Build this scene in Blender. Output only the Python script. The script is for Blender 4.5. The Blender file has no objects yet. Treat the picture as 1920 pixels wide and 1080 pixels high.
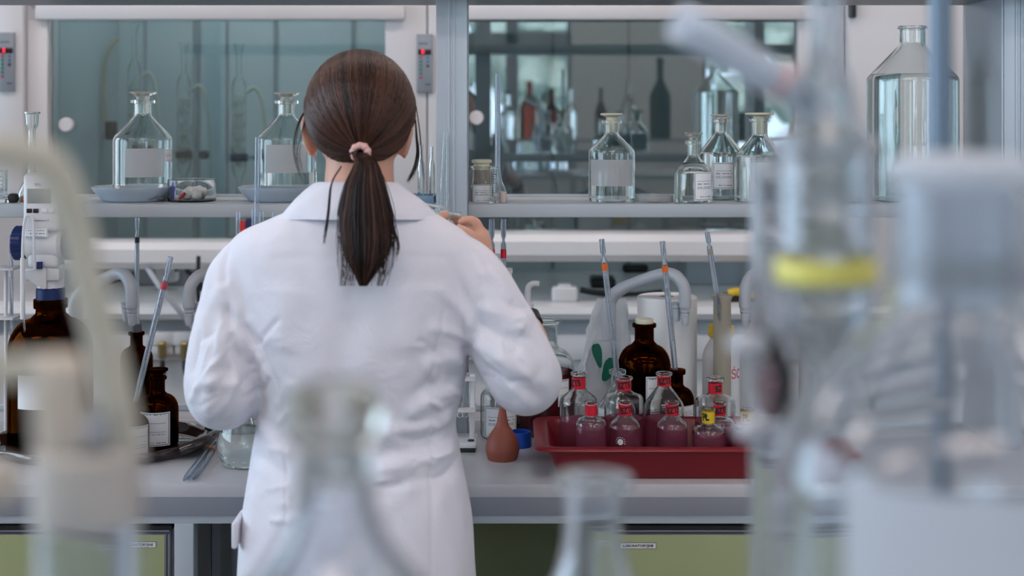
import bpy, bmesh, math, random
import numpy as np
from mathutils import Vector, Matrix, noise

# ------------------------------------------------------------------ camera
F, HY, ZC = 2600.0, 200.0, 1.5
S = bpy.context.scene
COL = S.collection
cd = bpy.data.cameras.new('camera'); cam = bpy.data.objects.new('camera', cd); COL.objects.link(cam)
cam.location = (0, 0, ZC); cam.rotation_euler = (math.pi/2, 0, 0)
cd.sensor_width = 36; cd.lens = F/1920*36
cd.shift_y = (HY-540)/1920.0
cd.clip_start = 0.05
cd.dof.use_dof = True; cd.dof.focus_distance = 2.45; cd.dof.aperture_fstop = 3.6
S.camera = cam
# ------------------------------------------------------------------ view, world
S.view_settings.view_transform = 'Standard'; S.view_settings.look = 'None'
S.view_settings.gamma = 1; S.view_settings.use_curve_mapping = False
S.view_settings.exposure = 0.12
S.cycles.max_bounces = 14; S.cycles.transmission_bounces = 14; S.cycles.transparent_max_bounces = 16
S.cycles.glossy_bounces = 6; S.cycles.diffuse_bounces = 4
S.cycles.caustics_refractive = True; S.cycles.caustics_reflective = False
S.cycles.blur_glossy = 0.6; S.cycles.sample_clamp_indirect = 4; S.cycles.sample_clamp_direct = 20
wd = bpy.data.worlds.new('world'); S.world = wd; wd.use_nodes = True
bg = wd.node_tree.nodes['Background']; bg.inputs[0].default_value = (0.66, 0.82, 1.0, 1); bg.inputs[1].default_value = 6.5
sd = bpy.data.lights.new('sun', 'SUN'); sd.energy = 7.0; sd.angle = math.radians(3); sd.color = (1, .96, .9)
sun = bpy.data.objects.new('sun', sd); COL.objects.link(sun); sun.rotation_euler = (math.radians(-55), 0, 0)   # stands behind the building, lights the trees only
LAMP_WARM = (1.0, 0.85, 0.80); LAMP_POWER = 9.0
def portal(name, loc, rot, sx, sy):
    l = bpy.data.lights.new(name, 'AREA'); l.shape = 'RECTANGLE'; l.size = sx; l.size_y = sy; l.cycles.is_portal = True
    o = bpy.data.objects.new(name, l); COL.objects.link(o); o.location = loc; o.rotation_euler = rot
portal('window_portal', (-3.42, 1.6, 1.85), (0, -math.pi/2, 0), 1.7, 4.6)
portal('window_portal', (1.0, -1.72, 1.85), (math.pi/2, 0, 0), 4.6, 1.7)

# ------------------------------------------------------------------ materials
MATS = {}
def _new(name):
    m = bpy.data.materials.new(name); m.use_nodes = True; MATS[name] = m
    nt = m.node_tree; return m, nt, nt.nodes, nt.links
def pm(name, col, rough=0.5, metal=0.0, trans=0.0, ior=1.45, coat=0.0, bump=0.0, bscale=200.0, var=0.0, vscale=8.0, emit=None, es=0.0, sss=0.0, alpha=1.0):
    m, nt, N, L = _new(name)
    b = N['Principled BSDF']
    b.inputs['Base Color'].default_value = (*col, 1); b.inputs['Roughness'].default_value = rough
    b.inputs['Metallic'].default_value = metal; b.inputs['Transmission Weight'].default_value = trans
    b.inputs['IOR'].default_value = ior; b.inputs['Coat Weight'].default_value = coat
    b.inputs['Coat Roughness'].default_value = 0.05; b.inputs['Alpha'].default_value = alpha
    if sss: b.inputs['Subsurface Weight'].default_value = sss; b.inputs['Subsurface Radius'].default_value = (.01, .004, .002); b.inputs['Subsurface Scale'].default_value = 1.0
    if emit: b.inputs['Emission Color'].default_value = (*emit, 1); b.inputs['Emission Strength'].default_value = es
    tc = N.new('ShaderNodeTexCoord')
    if var:
        n = N.new('ShaderNodeTexNoise'); n.inputs['Scale'].default_value = vscale; n.inputs['Detail'].default_value = 4
        L.new(tc.outputs['Object'], n.inputs['Vector'])
        h = N.new('ShaderNodeMix'); h.data_type = 'RGBA'
        h.inputs['A'].default_value = (*[c*(1-var) for c in col], 1); h.inputs['B'].default_value = (*[min(1, c*(1+var)) for c in col], 1)
        L.new(n.outputs['Fac'], h.inputs['Factor']); L.new(h.outputs['Result'], b.inputs['Base Color'])
    if bump:
        n2 = N.new('ShaderNodeTexNoise'); n2.inputs['Scale'].default_value = bscale; n2.inputs['Detail'].default_value = 3
        L.new(tc.outputs['Object'], n2.inputs['Vector'])
        bp = N.new('ShaderNodeBump'); bp.inputs['Strength'].default_value = bump; bp.inputs['Distance'].default_value = 0.001
        L.new(n2.outputs['Fac'], bp.inputs['Height']); L.new(bp.outputs['Normal'], b.inputs['Normal'])
    return m
def gm(name, col, rough=0.0, ior=1.47):
    m, nt, N, L = _new(name); N.remove(N['Principled BSDF'])
    g = N.new('ShaderNodeBsdfGlass'); g.inputs['Color'].default_value = (*col, 1); g.inputs['Roughness'].default_value = rough; g.inputs['IOR'].default_value = ior
    L.new(g.outputs[0], N['Material Output'].inputs['Surface']); return m
def thin(name, col, refl=0.1, rough=0.0):
    m, nt, N, L = _new(name); N.remove(N['Principled BSDF'])
    t = N.new('ShaderNodeBsdfTransparent'); t.inputs[0].default_value = (*col, 1)
    g = N.new('ShaderNodeBsdfGlossy'); g.inputs['Roughness'].default_value = rough
    mx = N.new('ShaderNodeMixShader')
    fr = N.new('ShaderNodeFresnel'); fr.inputs[0].default_value = 1.5
    ma = N.new('ShaderNodeMath'); ma.operation = 'ADD'; ma.inputs[1].default_value = refl
    L.new(fr.outputs[0], ma.inputs[0]); L.new(ma.outputs[0], mx.inputs[0]); L.new(t.outputs[0], mx.inputs[1]); L.new(g.outputs[0], mx.inputs[2])
    L.new(mx.outputs[0], N['Material Output'].inputs['Surface']); return m
def milky(name, col, f=0.5, rough=0.4, ior=1.3):
    """translucent plastic / liquid: part glass, part diffuse + translucent"""
    m, nt, N, L = _new(name); N.remove(N['Principled BSDF'])
    g = N.new('ShaderNodeBsdfGlass'); g.inputs['Color'].default_value = (*col, 1); g.inputs['Roughness'].default_value = rough; g.inputs['IOR'].default_value = ior
    d = N.new('ShaderNodeBsdfDiffuse'); d.inputs[0].default_value = (*col, 1)
    t = N.new('ShaderNodeBsdfTranslucent'); t.inputs[0].default_value = (*col, 1)
    a = N.new('ShaderNodeMixShader'); a.inputs[0].default_value = 0.5
    L.new(d.outputs[0], a.inputs[1]); L.new(t.outputs[0], a.inputs[2])
    b = N.new('ShaderNodeMixShader'); b.inputs[0].default_value = f
    L.new(g.outputs[0], b.inputs[1]); L.new(a.outputs[0], b.inputs[2])
    L.new(b.outputs[0], N['Material Output'].inputs['Surface']); return m
def label_mat(name, base=(.80, .81, .83), ink=(.25, .25, .3), rows=9, border=True, fill=.55):
    """printed paper: thin frame and rows of broken dark strokes in UV space"""
    m, nt, N, L = _new(name); b = N['Principled BSDF']; b.inputs['Roughness'].default_value = .7
    tc = N.new('ShaderNodeTexCoord'); sp = N.new('ShaderNodeSeparateXYZ'); L.new(tc.outputs['UV'], sp.inputs[0])
    def M(op, a, bb=None, c=None):
        n = N.new('ShaderNodeMath'); n.operation = op
        for i, v in enumerate((a, bb, c)):
            if v is None: continue
            if isinstance(v, (int, float)): n.inputs[i].default_value = v
            else: L.new(v, n.inputs[i])
        return n.outputs[0]
    u, v = sp.outputs[0], sp.outputs[1]
    fr = M('FRACT', M('MULTIPLY', v, float(rows)))
    line = M('LESS_THAN', fr, .42)
    rowid = M('FLOOR', M('MULTIPLY', v, float(rows)))
    cx = N.new('ShaderNodeCombineXYZ'); L.new(M('MULTIPLY', u, 26.0), cx.inputs[0]); L.new(M('MULTIPLY', rowid, 7.3), cx.inputs[1])
    wn = N.new('ShaderNodeTexNoise'); wn.inputs['Scale'].default_value = 1.3; L.new(cx.outputs[0], wn.inputs['Vector'])
    words_ = M('LESS_THAN', wn.outputs['Fac'], .5)
    rn = N.new('ShaderNodeTexWhiteNoise'); rn.noise_dimensions = '1D'; L.new(rowid, rn.inputs['W'])
    rowon = M('LESS_THAN', rn.outputs['Value'], fill)
    lim = M('MULTIPLY', M('GREATER_THAN', u, .12), M('LESS_THAN', u, .88))
    ink_f = M('MULTIPLY', M('MULTIPLY', M('MULTIPLY', line, words_), rowon), lim)
    if border:
        e = M('MINIMUM', M('MINIMUM', u, M('SUBTRACT', 1.0, u)), M('MINIMUM', v, M('SUBTRACT', 1.0, v)))
        fb = M('MULTIPLY', M('GREATER_THAN', e, .025), M('LESS_THAN', e, .05))
        ink_f = M('MAXIMUM', ink_f, fb)
        hl = M('LESS_THAN', M('ABSOLUTE', M('SUBTRACT', v, .68)), .008)
        hl2 = M('LESS_THAN', M('ABSOLUTE', M('SUBTRACT', v, .42)), .008)
        ink_f = M('MAXIMUM', ink_f, M('MULTIPLY', M('MAXIMUM', hl, hl2), lim))
    mx = N.new('ShaderNodeMix'); mx.data_type = 'RGBA'; mx.inputs['A'].default_value = (*base, 1); mx.inputs['B'].default_value = (*ink, 1)
    L.new(ink_f, mx.inputs['Factor']); L.new(mx.outputs['Result'], b.inputs['Base Color']); return m

gm('glass', (.97, .985, .98)); gm('glass_thick', (.96, .975, .98)); gm('amber', (.30, .085, .012)); gm('amber_dark', (.16, .035, .006))
gm('frost', (.88, .89, .87), .35, 1.4); gm('water', (.97, .99, .985), 0, 1.33); gm('plug', (.93, .93, .90), .12, 1.45)
milky('pink', (.88, .27, .42), .5, .05, 1.33); milky('pinkdark', (.32, .07, .10), .4, .05, 1.33); milky('cloud', (.55, .55, .48), .35, .05, 1.33)
milky('natural', (.72, .68, .58), .75, .3); milky('film', (.86, .88, .90), .55, .25, 1.15); milky('silicone', (.80, .79, .73), .7, .5)
milky('petri', (.85, .87, .88), .25, .05, 1.2); milky('label_clear', (.82, .82, .83), .75, .5, 1.05)
milky('pale_liquid', (.92, .92, .84), .05, .02, 1.33)
pm('white', (.74, .73, .75), .35, var=.02); pm('white_gloss', (.78, .78, .80), .18, coat=.4); pm('hoodwhite', (.66, .645, .66), .3, var=.02)
pm('alu', (.46, .51, .56), .38, .25, var=.03, vscale=3); pm('grey_rail', (.25, .26, .30), .5, .1, var=.03)
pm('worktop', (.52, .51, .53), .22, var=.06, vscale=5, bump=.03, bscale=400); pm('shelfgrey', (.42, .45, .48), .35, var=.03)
pm('shelfshaded', (.22, .24, .26), .4); pm('green', (.31, .35, .18), .5, var=.03); pm('darkgap', (.02, .02, .022), .7)
pm('cabframe', (.30, .31, .34), .5); pm('navy_line', (.045, .05, .08), .5)
pm('hoodin', (.45, .51, .54), .4, var=.06, vscale=2); pm('hoodin2', (.20, .26, .29), .4); pm('wall', (.70, .69, .68), .7, var=.02); pm('floor', (.28, .28, .29), .3, var=.08, vscale=3)
pm('ceiling', (.78, .78, .77), .8, var=.02)
pm('black', (.012, .012, .014), .4); pm('black_gloss', (.01, .01, .012), .12, coat=.5); pm('rubberblack', (.02, .02, .02), .6)
pm('brown_tray', (.028, .014, .011), .1, coat=.8); pm('redtray', (.20, .002, .010), .4, coat=.1, var=.03); pm('bulb', (.26, .065, .04), .55, var=.12, vscale=30, bump=.1, bscale=300)
pm('blue', (.01, .07, .42), .35); pm('navy', (.006, .02, .10), .35); pm('greyplastic', (.44, .46, .50), .35); pm('greyrubber', (.12, .12, .13), .6)
pm('redtape', (.62, .01, .03), .4); pm('yellowtape', (.72, .50, .02), .4); pm('ink', (.01, .01, .012), .6); pm('red', (.6, .02, .02), .4)
pm('orange', (.75, .16, .03), .4); pm('yellow', (.80, .52, .02), .35); pm('cream', (.66, .63, .48), .5); pm('paper', (.82, .82, .82), .85, bump=.4, bscale=120)
pm('powder', (.48, .42, .36), .9); pm('cotton', (.85, .80, .78), .9, bump=.8, bscale=150); pm('dish', (.42, .50, .58), .15, coat=.5, var=.03)
pm('bluetray', (.22, .34, .46), .35); pm('panel', (.28, .31, .35), .4, .2); pm('lcd', (.28, .29, .27), .3); pm('burette', (.68, .68, .70), .35); pm('burgrey', (.55, .55, .56), .4)
pm('led', (.1, .0, .01), .3, emit=(1, .02, .06), es=3.0); pm('ledbox', (.03, .012, .015), .2)
pm('btn_red', (.5, .06, .08), .4); pm('btn_green', (.03, .22, .17), .4); pm('btn_blue', (.08, .2, .35), .4)
pm('steel', (.5, .5, .52), .25, 1.0); pm('rodblue', (.13, .17, .22), .3, .5); pm('brass', (.45, .36, .18), .35, .8); pm('darkgrn', (.01, .12, .06), .3)
pm('tubeyellow', (.36, .36, .22), .4); pm('skin', (.60, .33, .24), .5, sss=.25, var=.05, vscale=40, bump=.1, bscale=500)
pm('collarw', (.80, .79, .86), .85); pm('scrunchie', (.72, .42, .38), .85, bump=.8, bscale=300); pm('trousers', (.03, .04, .07), .8); pm('eye', (.7, .7, .7), .2)
pm('gold', (.5, .12, .06), .2, .8); pm('leaf', (.36, .41, .37), .8, var=.35, vscale=3); pm('bark', (.08, .06, .04), .9)
pm('hood_fill', (1, 1, 1), .5, emit=(.95, 1.0, 1.0), es=9.0); pm('hood_fill_dim', (1, 1, 1), .5, emit=(.86, 1.0, 1.0), es=4.2); pm('lampw', (1, 1, 1), .5, emit=LAMP_WARM, es=LAMP_POWER); pm('grnblob', (.0, .10, .06), .3, coat=.3)
gm('orangeamber', (.45, .14, .07)); pm('greyjoint', (.46, .44, .41), .5); pm('corky', (.52, .47, .40), .6); pm('yellowring', (.70, .66, .16), .4); pm('redring', (.60, .36, .37), .4); milky('whitefrost', (.74, .79, .85), .88, .3, 1.3); pm('bluelabel', (.50, .54, .60), .6)
milky('fgglass', (.94, .96, .98), .06, 0, 1.45); milky('pipglass', (.93, .96, 1), .10, 0, 1.4); milky('hoodglass', (.95, .98, .97), .7, .1, 1.3)
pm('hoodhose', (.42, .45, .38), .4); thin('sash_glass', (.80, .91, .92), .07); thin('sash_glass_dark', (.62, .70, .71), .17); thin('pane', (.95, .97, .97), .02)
label_mat('label_print'); label_mat('label_sparse', rows=12, border=True, fill=.4); label_mat('label_plain', border=False, fill=.0); label_mat('sticker', rows=3, fill=1.1)
# lab-coat cloth
def coat_mat():
    m, nt, N, L = _new('coat'); b = N['Principled BSDF']
    b.inputs['Base Color'].default_value = (.69, .685, .755, 1); b.inputs['Roughness'].default_value = .85
    b.inputs['Sheen Weight'].default_value = .15
    tc = N.new('ShaderNodeTexCoord')
    w = N.new('ShaderNodeTexNoise'); w.inputs['Scale'].default_value = 22; w.inputs['Detail'].default_value = 5; w.inputs['Distortion'].default_value = .6
    L.new(tc.outputs['Object'], w.inputs['Vector'])
    w2 = N.new('ShaderNodeTexNoise'); w2.inputs['Scale'].default_value = 900; L.new(tc.outputs['Object'], w2.inputs['Vector'])
    b1 = N.new('ShaderNodeBump'); b1.inputs['Strength'].default_value = .5; b1.inputs['Distance'].default_value = .008; L.new(w.outputs['Fac'], b1.inputs['Height'])
    b2 = N.new('ShaderNodeBump'); b2.inputs['Strength'].default_value = .15; b2.inputs['Distance'].default_value = .0006; L.new(w2.outputs['Fac'], b2.inputs['Height']); L.new(b1.outputs[0], b2.inputs['Normal'])
    L.new(b2.outputs[0], b.inputs['Normal'])
coat_mat()
def hair_mat():
    m, nt, N, L = _new('hair'); b = N['Principled BSDF']
    at = N.new('ShaderNodeAttribute'); at.attribute_name = 'tone'
    cr = N.new('ShaderNodeValToRGB'); e = cr.color_ramp.elements
    e[0].color = (.008, .003, .002, 1); e[1].color = (.092, .038, .024, 1); e2 = cr.color_ramp.elements.new(.6); e2.color = (.030, .012, .008, 1)
    L.new(at.outputs['Fac'], cr.inputs[0]); L.new(cr.outputs[0], b.inputs['Base Color'])
    b.inputs['Roughness'].default_value = .42; b.inputs['Specular IOR Level'].default_value = .32
hair_mat()

# ------------------------------------------------------------------ mesh kit
def W(px, py, Y): return Vector(((px-960)*Y/F, Y, ZC-(py-HY)*Y/F))
def X(px, Y): return (px-960)*Y/F
def Z(py, Y): return ZC-(py-HY)*Y/F
def YF(py, z0): return (ZC-z0)*F/(py-HY)
def tag(o, label=None, cat=None, group=None, kind=None):
    if label: o['label'] = label
    if cat: o['category'] = cat
    if group: o['group'] = group
    if kind: o['kind'] = kind
    return o
def thing(name, label, cat, loc, group=None, rz=0):
    o = bpy.data.objects.new(name, None); COL.objects.link(o); o.location = loc; o.rotation_euler = (0, 0, rz); o.empty_display_size = .02
    return tag(o, label, cat, group)
def dup(root, loc, label=None, group=None, rz=None):
    r = root.copy(); COL.objects.link(r); r.location = loc
    if rz is not None: r.rotation_euler = (0, 0, rz)
    if label: r['label'] = label
    if group: r['group'] = group
    for ch in list(root.children):
        c = ch.copy(); COL.objects.link(c); c.parent = r
        for g in list(ch.children):
            d = g.copy(); COL.objects.link(d); d.parent = c
    return r
class M:
    def __init__(s): s.v = []; s.f = []; s.uv = None
    def add(s, vs, fs):
        n = len(s.v); s.v += [tuple(v) for v in vs]; s.f += [tuple(i+n for i in f) for f in fs]; return s
    def box(s, x0, x1, y0, y1, z0, z1, bev=0.0, seg=2):
        bm = bmesh.new(); bmesh.ops.create_cube(bm, size=1)
        for v in bm.verts: v.co = Vector(((x0+x1)/2+v.co.x*(x1-x0), (y0+y1)/2+v.co.y*(y1-y0), (z0+z1)/2+v.co.z*(z1-z0)))
        if bev > 0: bmesh.ops.bevel(bm, geom=bm.edges[:]+bm.verts[:], offset=bev, segments=seg, affect='EDGES', profile=.5)
        bm.verts.index_update(); s.add([v.co for v in bm.verts], [[v.index for v in f.verts] for f in bm.faces]); bm.free(); return s
    def lathe(s, prof, n=40, c=(0, 0, 0), axis=None):
        """prof: [(r,z)...]; open ends on the axis are poles"""
        vs = []; ring = []
        for r, z in prof:
            if r < 1e-6: ring.append((len(vs), 1)); vs.append(Vector((0, 0, z)))
            else:
                ring.append((len(vs), n))
                for k in range(n):
                    a = 2*math.pi*k/n; vs.append(Vector((r*math.cos(a), r*math.sin(a), z)))
        fs = []
        for (a, na), (b, nb) in zip(ring, ring[1:]):
            for k in range(n):
                k2 = (k+1) % n
                if na == 1 and nb == 1: break
                if na == 1: fs.append((a, b+k2, b+k))
                elif nb == 1: fs.append((a+k, a+k2, b))
                else: fs.append((a+k, a+k2, b+k2, b+k))
        if axis is not None:
            q = Vector((0, 0, 1)).rotation_difference(Vector(axis).normalized()); vs = [q @ v for v in vs]
        c = Vector(c); return s.add([v+c for v in vs], fs)
    def cyl(s, r, z0, z1, n=24, c=(0, 0, 0), axis=None, bev=0):
        if bev: return s.lathe([(0, z0), (r-bev, z0), (r, z0+bev), (r, z1-bev), (r-bev, z1), (0, z1)], n, c, axis)
        return s.lathe([(0, z0), (r, z0), (r, z1), (0, z1)], n, c, axis)
    def tube(s, pts, rad, n=12, hollow=0.0, caps=True, flat=1.0):
        pts = [Vector(p) for p in pts]; m = len(pts)
        rad = [rad]*m if isinstance(rad, (int, float)) else list(rad)
        T = [(pts[min(i+1, m-1)]-pts[max(i-1, 0)]).normalized() for i in range(m)]
        u = T[0].orthogonal().normalized() if abs(T[0].y) > .9 else Vector((0, 1, 0)).cross(T[0]).normalized()
        vs = []; fr = []
        for i in range(m):
            if i:
                q = T[i-1].rotation_difference(T[i]); u = q @ u
            u = (u-T[i]*u.dot(T[i])).normalized(); fr.append((u.copy(), T[i].cross(u)))
        def ring(i, r):
            b = len(vs)
            for k in range(n):
                a = 2*math.pi*k/n; vs.append(pts[i]+fr[i][0]*math.cos(a)*r+fr[i][1]*math.sin(a)*r*flat)
            return b
        R = [ring(i, rad[i]) for i in range(m)]; fs = []
        for a, b in zip(R, R[1:]):
            for k in range(n): fs.append((a+k, a+(k+1) % n, b+(k+1) % n, b+k))
        if hollow:
            Q = [ring(i, rad[i]*hollow) for i in range(m)]
            for a, b in zip(Q, Q[1:]):
                for k in range(n): fs.append((a+k, b+k, b+(k+1) % n, a+(k+1) % n))
            for k in range(n):
                fs.append((R[0]+k, Q[0]+k, Q[0]+(k+1) % n, R[0]+(k+1) % n)); fs.append((R[-1]+k, R[-1]+(k+1) % n, Q[-1]+(k+1) % n, Q[-1]+k))
        elif caps:
            fs.append(tuple(R[0]+k for k in range(n))[::-1]); fs.append(tuple(R[-1]+k for k in range(n)))
        return s.add(vs, fs)
    def ball(s, c, r, n=16, m=10):
        c = Vector(c); r = (r, r, r) if isinstance(r, (int, float)) else r
        vs = [c+Vector((0, 0, -r[2]))]; fs = []
        for j in range(1, m):
            t = -math.pi/2+math.pi*j/m
            for k in range(n):
                a = 2*math.pi*k/n; vs.append(c+Vector((r[0]*math.cos(t)*math.cos(a), r[1]*math.cos(t)*math.sin(a), r[2]*math.sin(t))))
        vs.append(c+Vector((0, 0, r[2])))
        for k in range(n): fs.append((0, 1+(k+1) % n, 1+k)); fs.append((len(vs)-1, len(vs)-1-n+k, len(vs)-1-n+(k+1) % n))
        for j in range(m-2):
            for k in range(n): fs.append((1+j*n+k, 1+j*n+(k+1) % n, 1+(j+1)*n+(k+1) % n, 1+(j+1)*n+k))
        return s.add(vs, fs)
    def mesh(s, name):
        me = bpy.data.meshes.new(name); me.from_pydata(s.v, [], s.f); me.validate(); me.update(); return me
    def obj(s, name, mat, parent=None, smooth=True, ang=35, loc=None, fix=True):
        me = s.mesh(name)
        if fix:
            bm = bmesh.new(); bm.from_mesh(me); bmesh.ops.recalc_face_normals(bm, faces=bm.faces); bm.to_mesh(me); bm.free()
        if smooth:
            me.polygons.foreach_set('use_smooth', [True]*len(me.polygons)); me.set_sharp_from_angle(angle=math.radians(ang))
        me.materials.append(MATS[mat] if isinstance(mat, str) else mat)
        o = bpy.data.objects.new(name, me); COL.objects.link(o)
        if parent: o.parent = parent
        if loc is not None: o.location = loc
        return o
def structure(o): o['kind'] = 'structure'; return o
def spline(pts, n=8):
    """Catmull-Rom through points"""
    P = [Vector(p) for p in pts]; P = [P[0]*2-P[1]]+P+[P[-1]*2-P[-2]]; out = []
    for i in range(1, len(P)-2):
        for k in range(n):
            t = k/n; a, b, c, d = P[i-1:i+3]
            out.append(.5*((2*b)+(c-a)*t+(2*a-5*b+4*c-d)*t*t+(3*b-a-3*c+d)*t**3))
    out.append(P[-2]); return out
def interp(xs, ys, q): return list(np.interp(q, xs, ys))
def rp(pts, seg=5):
    """round corners of [(r,z[,rad])]"""
    out = []
    for i, p in enumerate(pts):
        rd = p[2] if len(p) > 2 else 0
        if rd <= 0 or i in (0, len(pts)-1): out.append((p[0], p[1])); continue
        a = Vector((pts[i-1][0]-p[0], pts[i-1][1]-p[1])); b = Vector((pts[i+1][0]-p[0], pts[i+1][1]-p[1]))
        d = min(rd, a.length*.49, b.length*.49); A = Vector(p[:2])+a.normalized()*d; B = Vector(p[:2])+b.normalized()*d; C = Vector(p[:2])
        for k in range(seg+1):
            t = k/seg; q = A*(1-t)**2+C*2*t*(1-t)+B*t*t; out.append((q.x, q.y))
    return out
def offset(prof, t):
    """shift a bottom-to-top outline inwards"""
    out = []
    for i, p in enumerate(prof):
        a = Vector(prof[max(i-1, 0)]); b = Vector(prof[min(i+1, len(prof)-1)]); d = (b-a).normalized(); n = Vector((-d.y, d.x))
        q = Vector(p)+n*t
        if i == 0: q.x = 0
        out.append((max(q.x, 0), q.y))
    return out
def clip(prof, z):
    out = [prof[0]]
    for a, b in zip(prof, prof[1:]):
        if b[1] <= z: out.append(b)
        else:
            if a[1] < z:
                t = (z-a[1])/(b[1]-a[1]); out.append((a[0]+(b[0]-a[0])*t, z))
            break
    out.append((0, z)); return out
def uvify(me, us, vs):
    ul = me.uv_layers.new(name='UVMap')
    for lp in me.loops: ul.data[lp.index].uv = (us[lp.vertex_index], vs[lp.vertex_index])
def wrap_patch(R, z0, z1, a0, a1, mat, name, parent, n=16, taper=0.0):
    """curved label on a cylinder; a in degrees, -90 faces the camera"""
    m = M(); us = []; vs = []; V = []; Fc = []
    for j in (0, 1):
        for k in range(n+1):
            a = math.radians(a0+(a1-a0)*k/n); r = R+taper*j
            V.append((r*math.cos(a), r*math.sin(a), z0+(z1-z0)*j)); us.append(k/n); vs.append(j)
    for k in range(n): Fc.append((k, k+1, n+2+k, n+1+k))
    m.add(V, Fc); o = m.obj(name, mat, parent, fix=False); uvify(o.data, us, vs); return o
def text_mesh(body, size, depth=0.0, offs=0.0):
    cu = bpy.data.curves.new('t', 'FONT'); cu.body = body; cu.size = size; cu.align_x = 'CENTER'; cu.align_y = 'CENTER'; cu.extrude = depth; cu.resolution_u = 3; cu.offset = offs*size
    o = bpy.data.objects.new('t', cu); COL.objects.link(o); dg = bpy.context.evaluated_depsgraph_get()
    me = bpy.data.meshes.new_from_object(o.evaluated_get(dg)); bpy.data.objects.remove(o); bpy.data.curves.remove(cu); return me
def text_flat(body, size, loc, mat, name, parent=None, sx=1.0, bold=0.0):
    """upright lettering facing -Y"""
    me = text_mesh(body, size, 0.0, bold); n = len(me.vertices)
    for v in me.vertices: x, y, z = v.co; v.co = (x*sx, 0, y)
    me.materials.clear(); me.materials.append(MATS[mat]); me.name = name
    o = bpy.data.objects.new(name, me); COL.objects.link(o); o.location = loc
    if parent: o.parent = parent
    return o
def text_wrap(body, size, R, z, ang, mat, name, parent, sx=1.0, tilt=0, offs=0.0):
    me = text_mesh(body, size, 0.0, offs)
    bm = bmesh.new(); bm.from_mesh(me); bmesh.ops.subdivide_edges(bm, edges=[e for e in bm.edges if e.calc_length() > size*.2], cuts=2); bm.to_mesh(me); bm.free()
    c, s_ = math.cos(tilt), math.sin(tilt)
    for v in me.vertices:
        x, y = v.co.x*sx, v.co.y; x, y = x*c-y*s_, x*s_+y*c
        a = math.radians(ang)+x/R; v.co = (R*math.cos(a), R*math.sin(a), z+y)
    me.materials.clear(); me.materials.append(MATS[mat]); me.name = name
    o = bpy.data.objects.new(name, me); COL.objects.link(o); o.parent = parent; return o

def bottle(name, label, cat, cx, z0, shb, sht, rimb, top, Wb, Wn, Wr, yb=None, Yc=None, mat='glass', dome=False, t=.0022, group=None,
           liquid=None, liq=None, stopper=None, labels=(), parent=None, n=48, rdome=None):
    """all of it in photograph pixels: shb/sht shoulder bottom/top, rimb under the flange, top of the glass, widths of body, neck, rim"""
    if Yc is None:
        Yf = YF(yb, z0); Yc = Yf/(1-Wb/2/F)
    s = Yc/F; R = Wb/2*s; rn = Wn/2*s; rr = Wr/2*s; z = lambda py: Z(py, Yc)-z0
    root = thing(name, label, cat, (X(cx, Yc), Yc, z0), group)
    H = z(top); hs, hn, hr = z(shb), z(sht), z(rimb)
    if dome:
        ra = rn*1.12; arc = [(ra+(R-ra)*math.cos(math.radians(a)), hs+(hn-hs)*.88*math.sin(math.radians(a))) for a in range(0, 81, 10)]
        body = [(0, 0), (R, 0, .006)]+arc+[(rn*1.02, hn+.001), (rn, hn+.006), (rn, H)]
    else: body = [(0, 0), (R, 0, .006), (R, hs, .008), (rn, hn, .005), (rn, H)]
    B = rp(body, 8); inn = offset(B, t); inn = [p for i, p in enumerate(inn) if i == 0 or p[1] >= inn[i-1][1]-1e-5]
    inn[-1] = (rn-t, H)
    out = [p for p in B if p[1] < hr-.002]+rp([(rn, hr-.001), (rr, hr, .0015), (rr, H, .0015), (rn-t, H)], 4)
    M().lathe(out+inn[::-1][1:], n).obj('vessel', mat, root, ang=60)
    if liquid is not None:
        L_ = clip(offset(B, t*.6), z(liquid)); M().lathe(L_, n).obj('liquid', liq or 'water', root, ang=40)
    if stopper:   # dict: top, w, mat
        zt = z(stopper['top']); w = stopper['w']/2*s; tk = stopper.get('t', .004)
        if stopper.get('kind') == 'plug':
            M().lathe(rp([(0, H-.012), (rn-t-.0004, H-.012), (rn-t-.0004, H), (w, H+.0004), (w, zt, .002), (0, zt)], 3), 32).obj('stopper', stopper.get('mat', 'cream'), root)
        else:
            M().lathe(rp([(0, hn+.004), (rn-t-.0012, hn+.004, .002), (rn-t-.0004, H), (rn*.72, H+(zt-tk-H)*.5, .002), (w, zt-tk, .001), (w, zt-.001, .001), (w*.8, zt), (0, zt)], 4), 32).obj('stopper', stopper.get('mat', 'plug'), root, ang=50)
    for lb in labels:  # (px0, px1, py0, py1, mat, name)
        x0, x1, y0, y1, lm, ln = lb[:6]
        a0 = math.degrees(math.asin(max(-1, min(1, (x0-cx)*s/(R+.0005)))))-90; a1 = math.degrees(math.asin(max(-1, min(1, (x1-cx)*s/(R+.0005)))))-90
        off = math.degrees(math.atan2(X(cx, Yc), Yc)); off = -off
        wrap_patch(R+.0004, z(y1), z(y0), a0+off, a1+off, lm, ln, root)
    root['_r'] = R; del root['_r']
    return root, s, z, rn, off if labels else 0
# ================================================================== ROOM
XL, XR, YN, YB, ZT = -3.4, 3.4, -1.7, 5.2, 3.0
structure(M().box(XL, XR, YN, YB, -.1, 0).obj('floor', 'floor', smooth=False))
structure(M().box(XL-.2, XR+.2, YN-.2, YB+.2, ZT, ZT+.1).obj('ceiling', 'ceiling', smooth=False))
structure(M().box(XL-.2, XR+.2, YB, YB+.2, -.1, ZT).obj('wall_back', 'wall', smooth=False))
structure(M().box(XR, XR+.2, YN, YB, -.1, ZT).obj('wall_right', 'wall', smooth=False))
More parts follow.
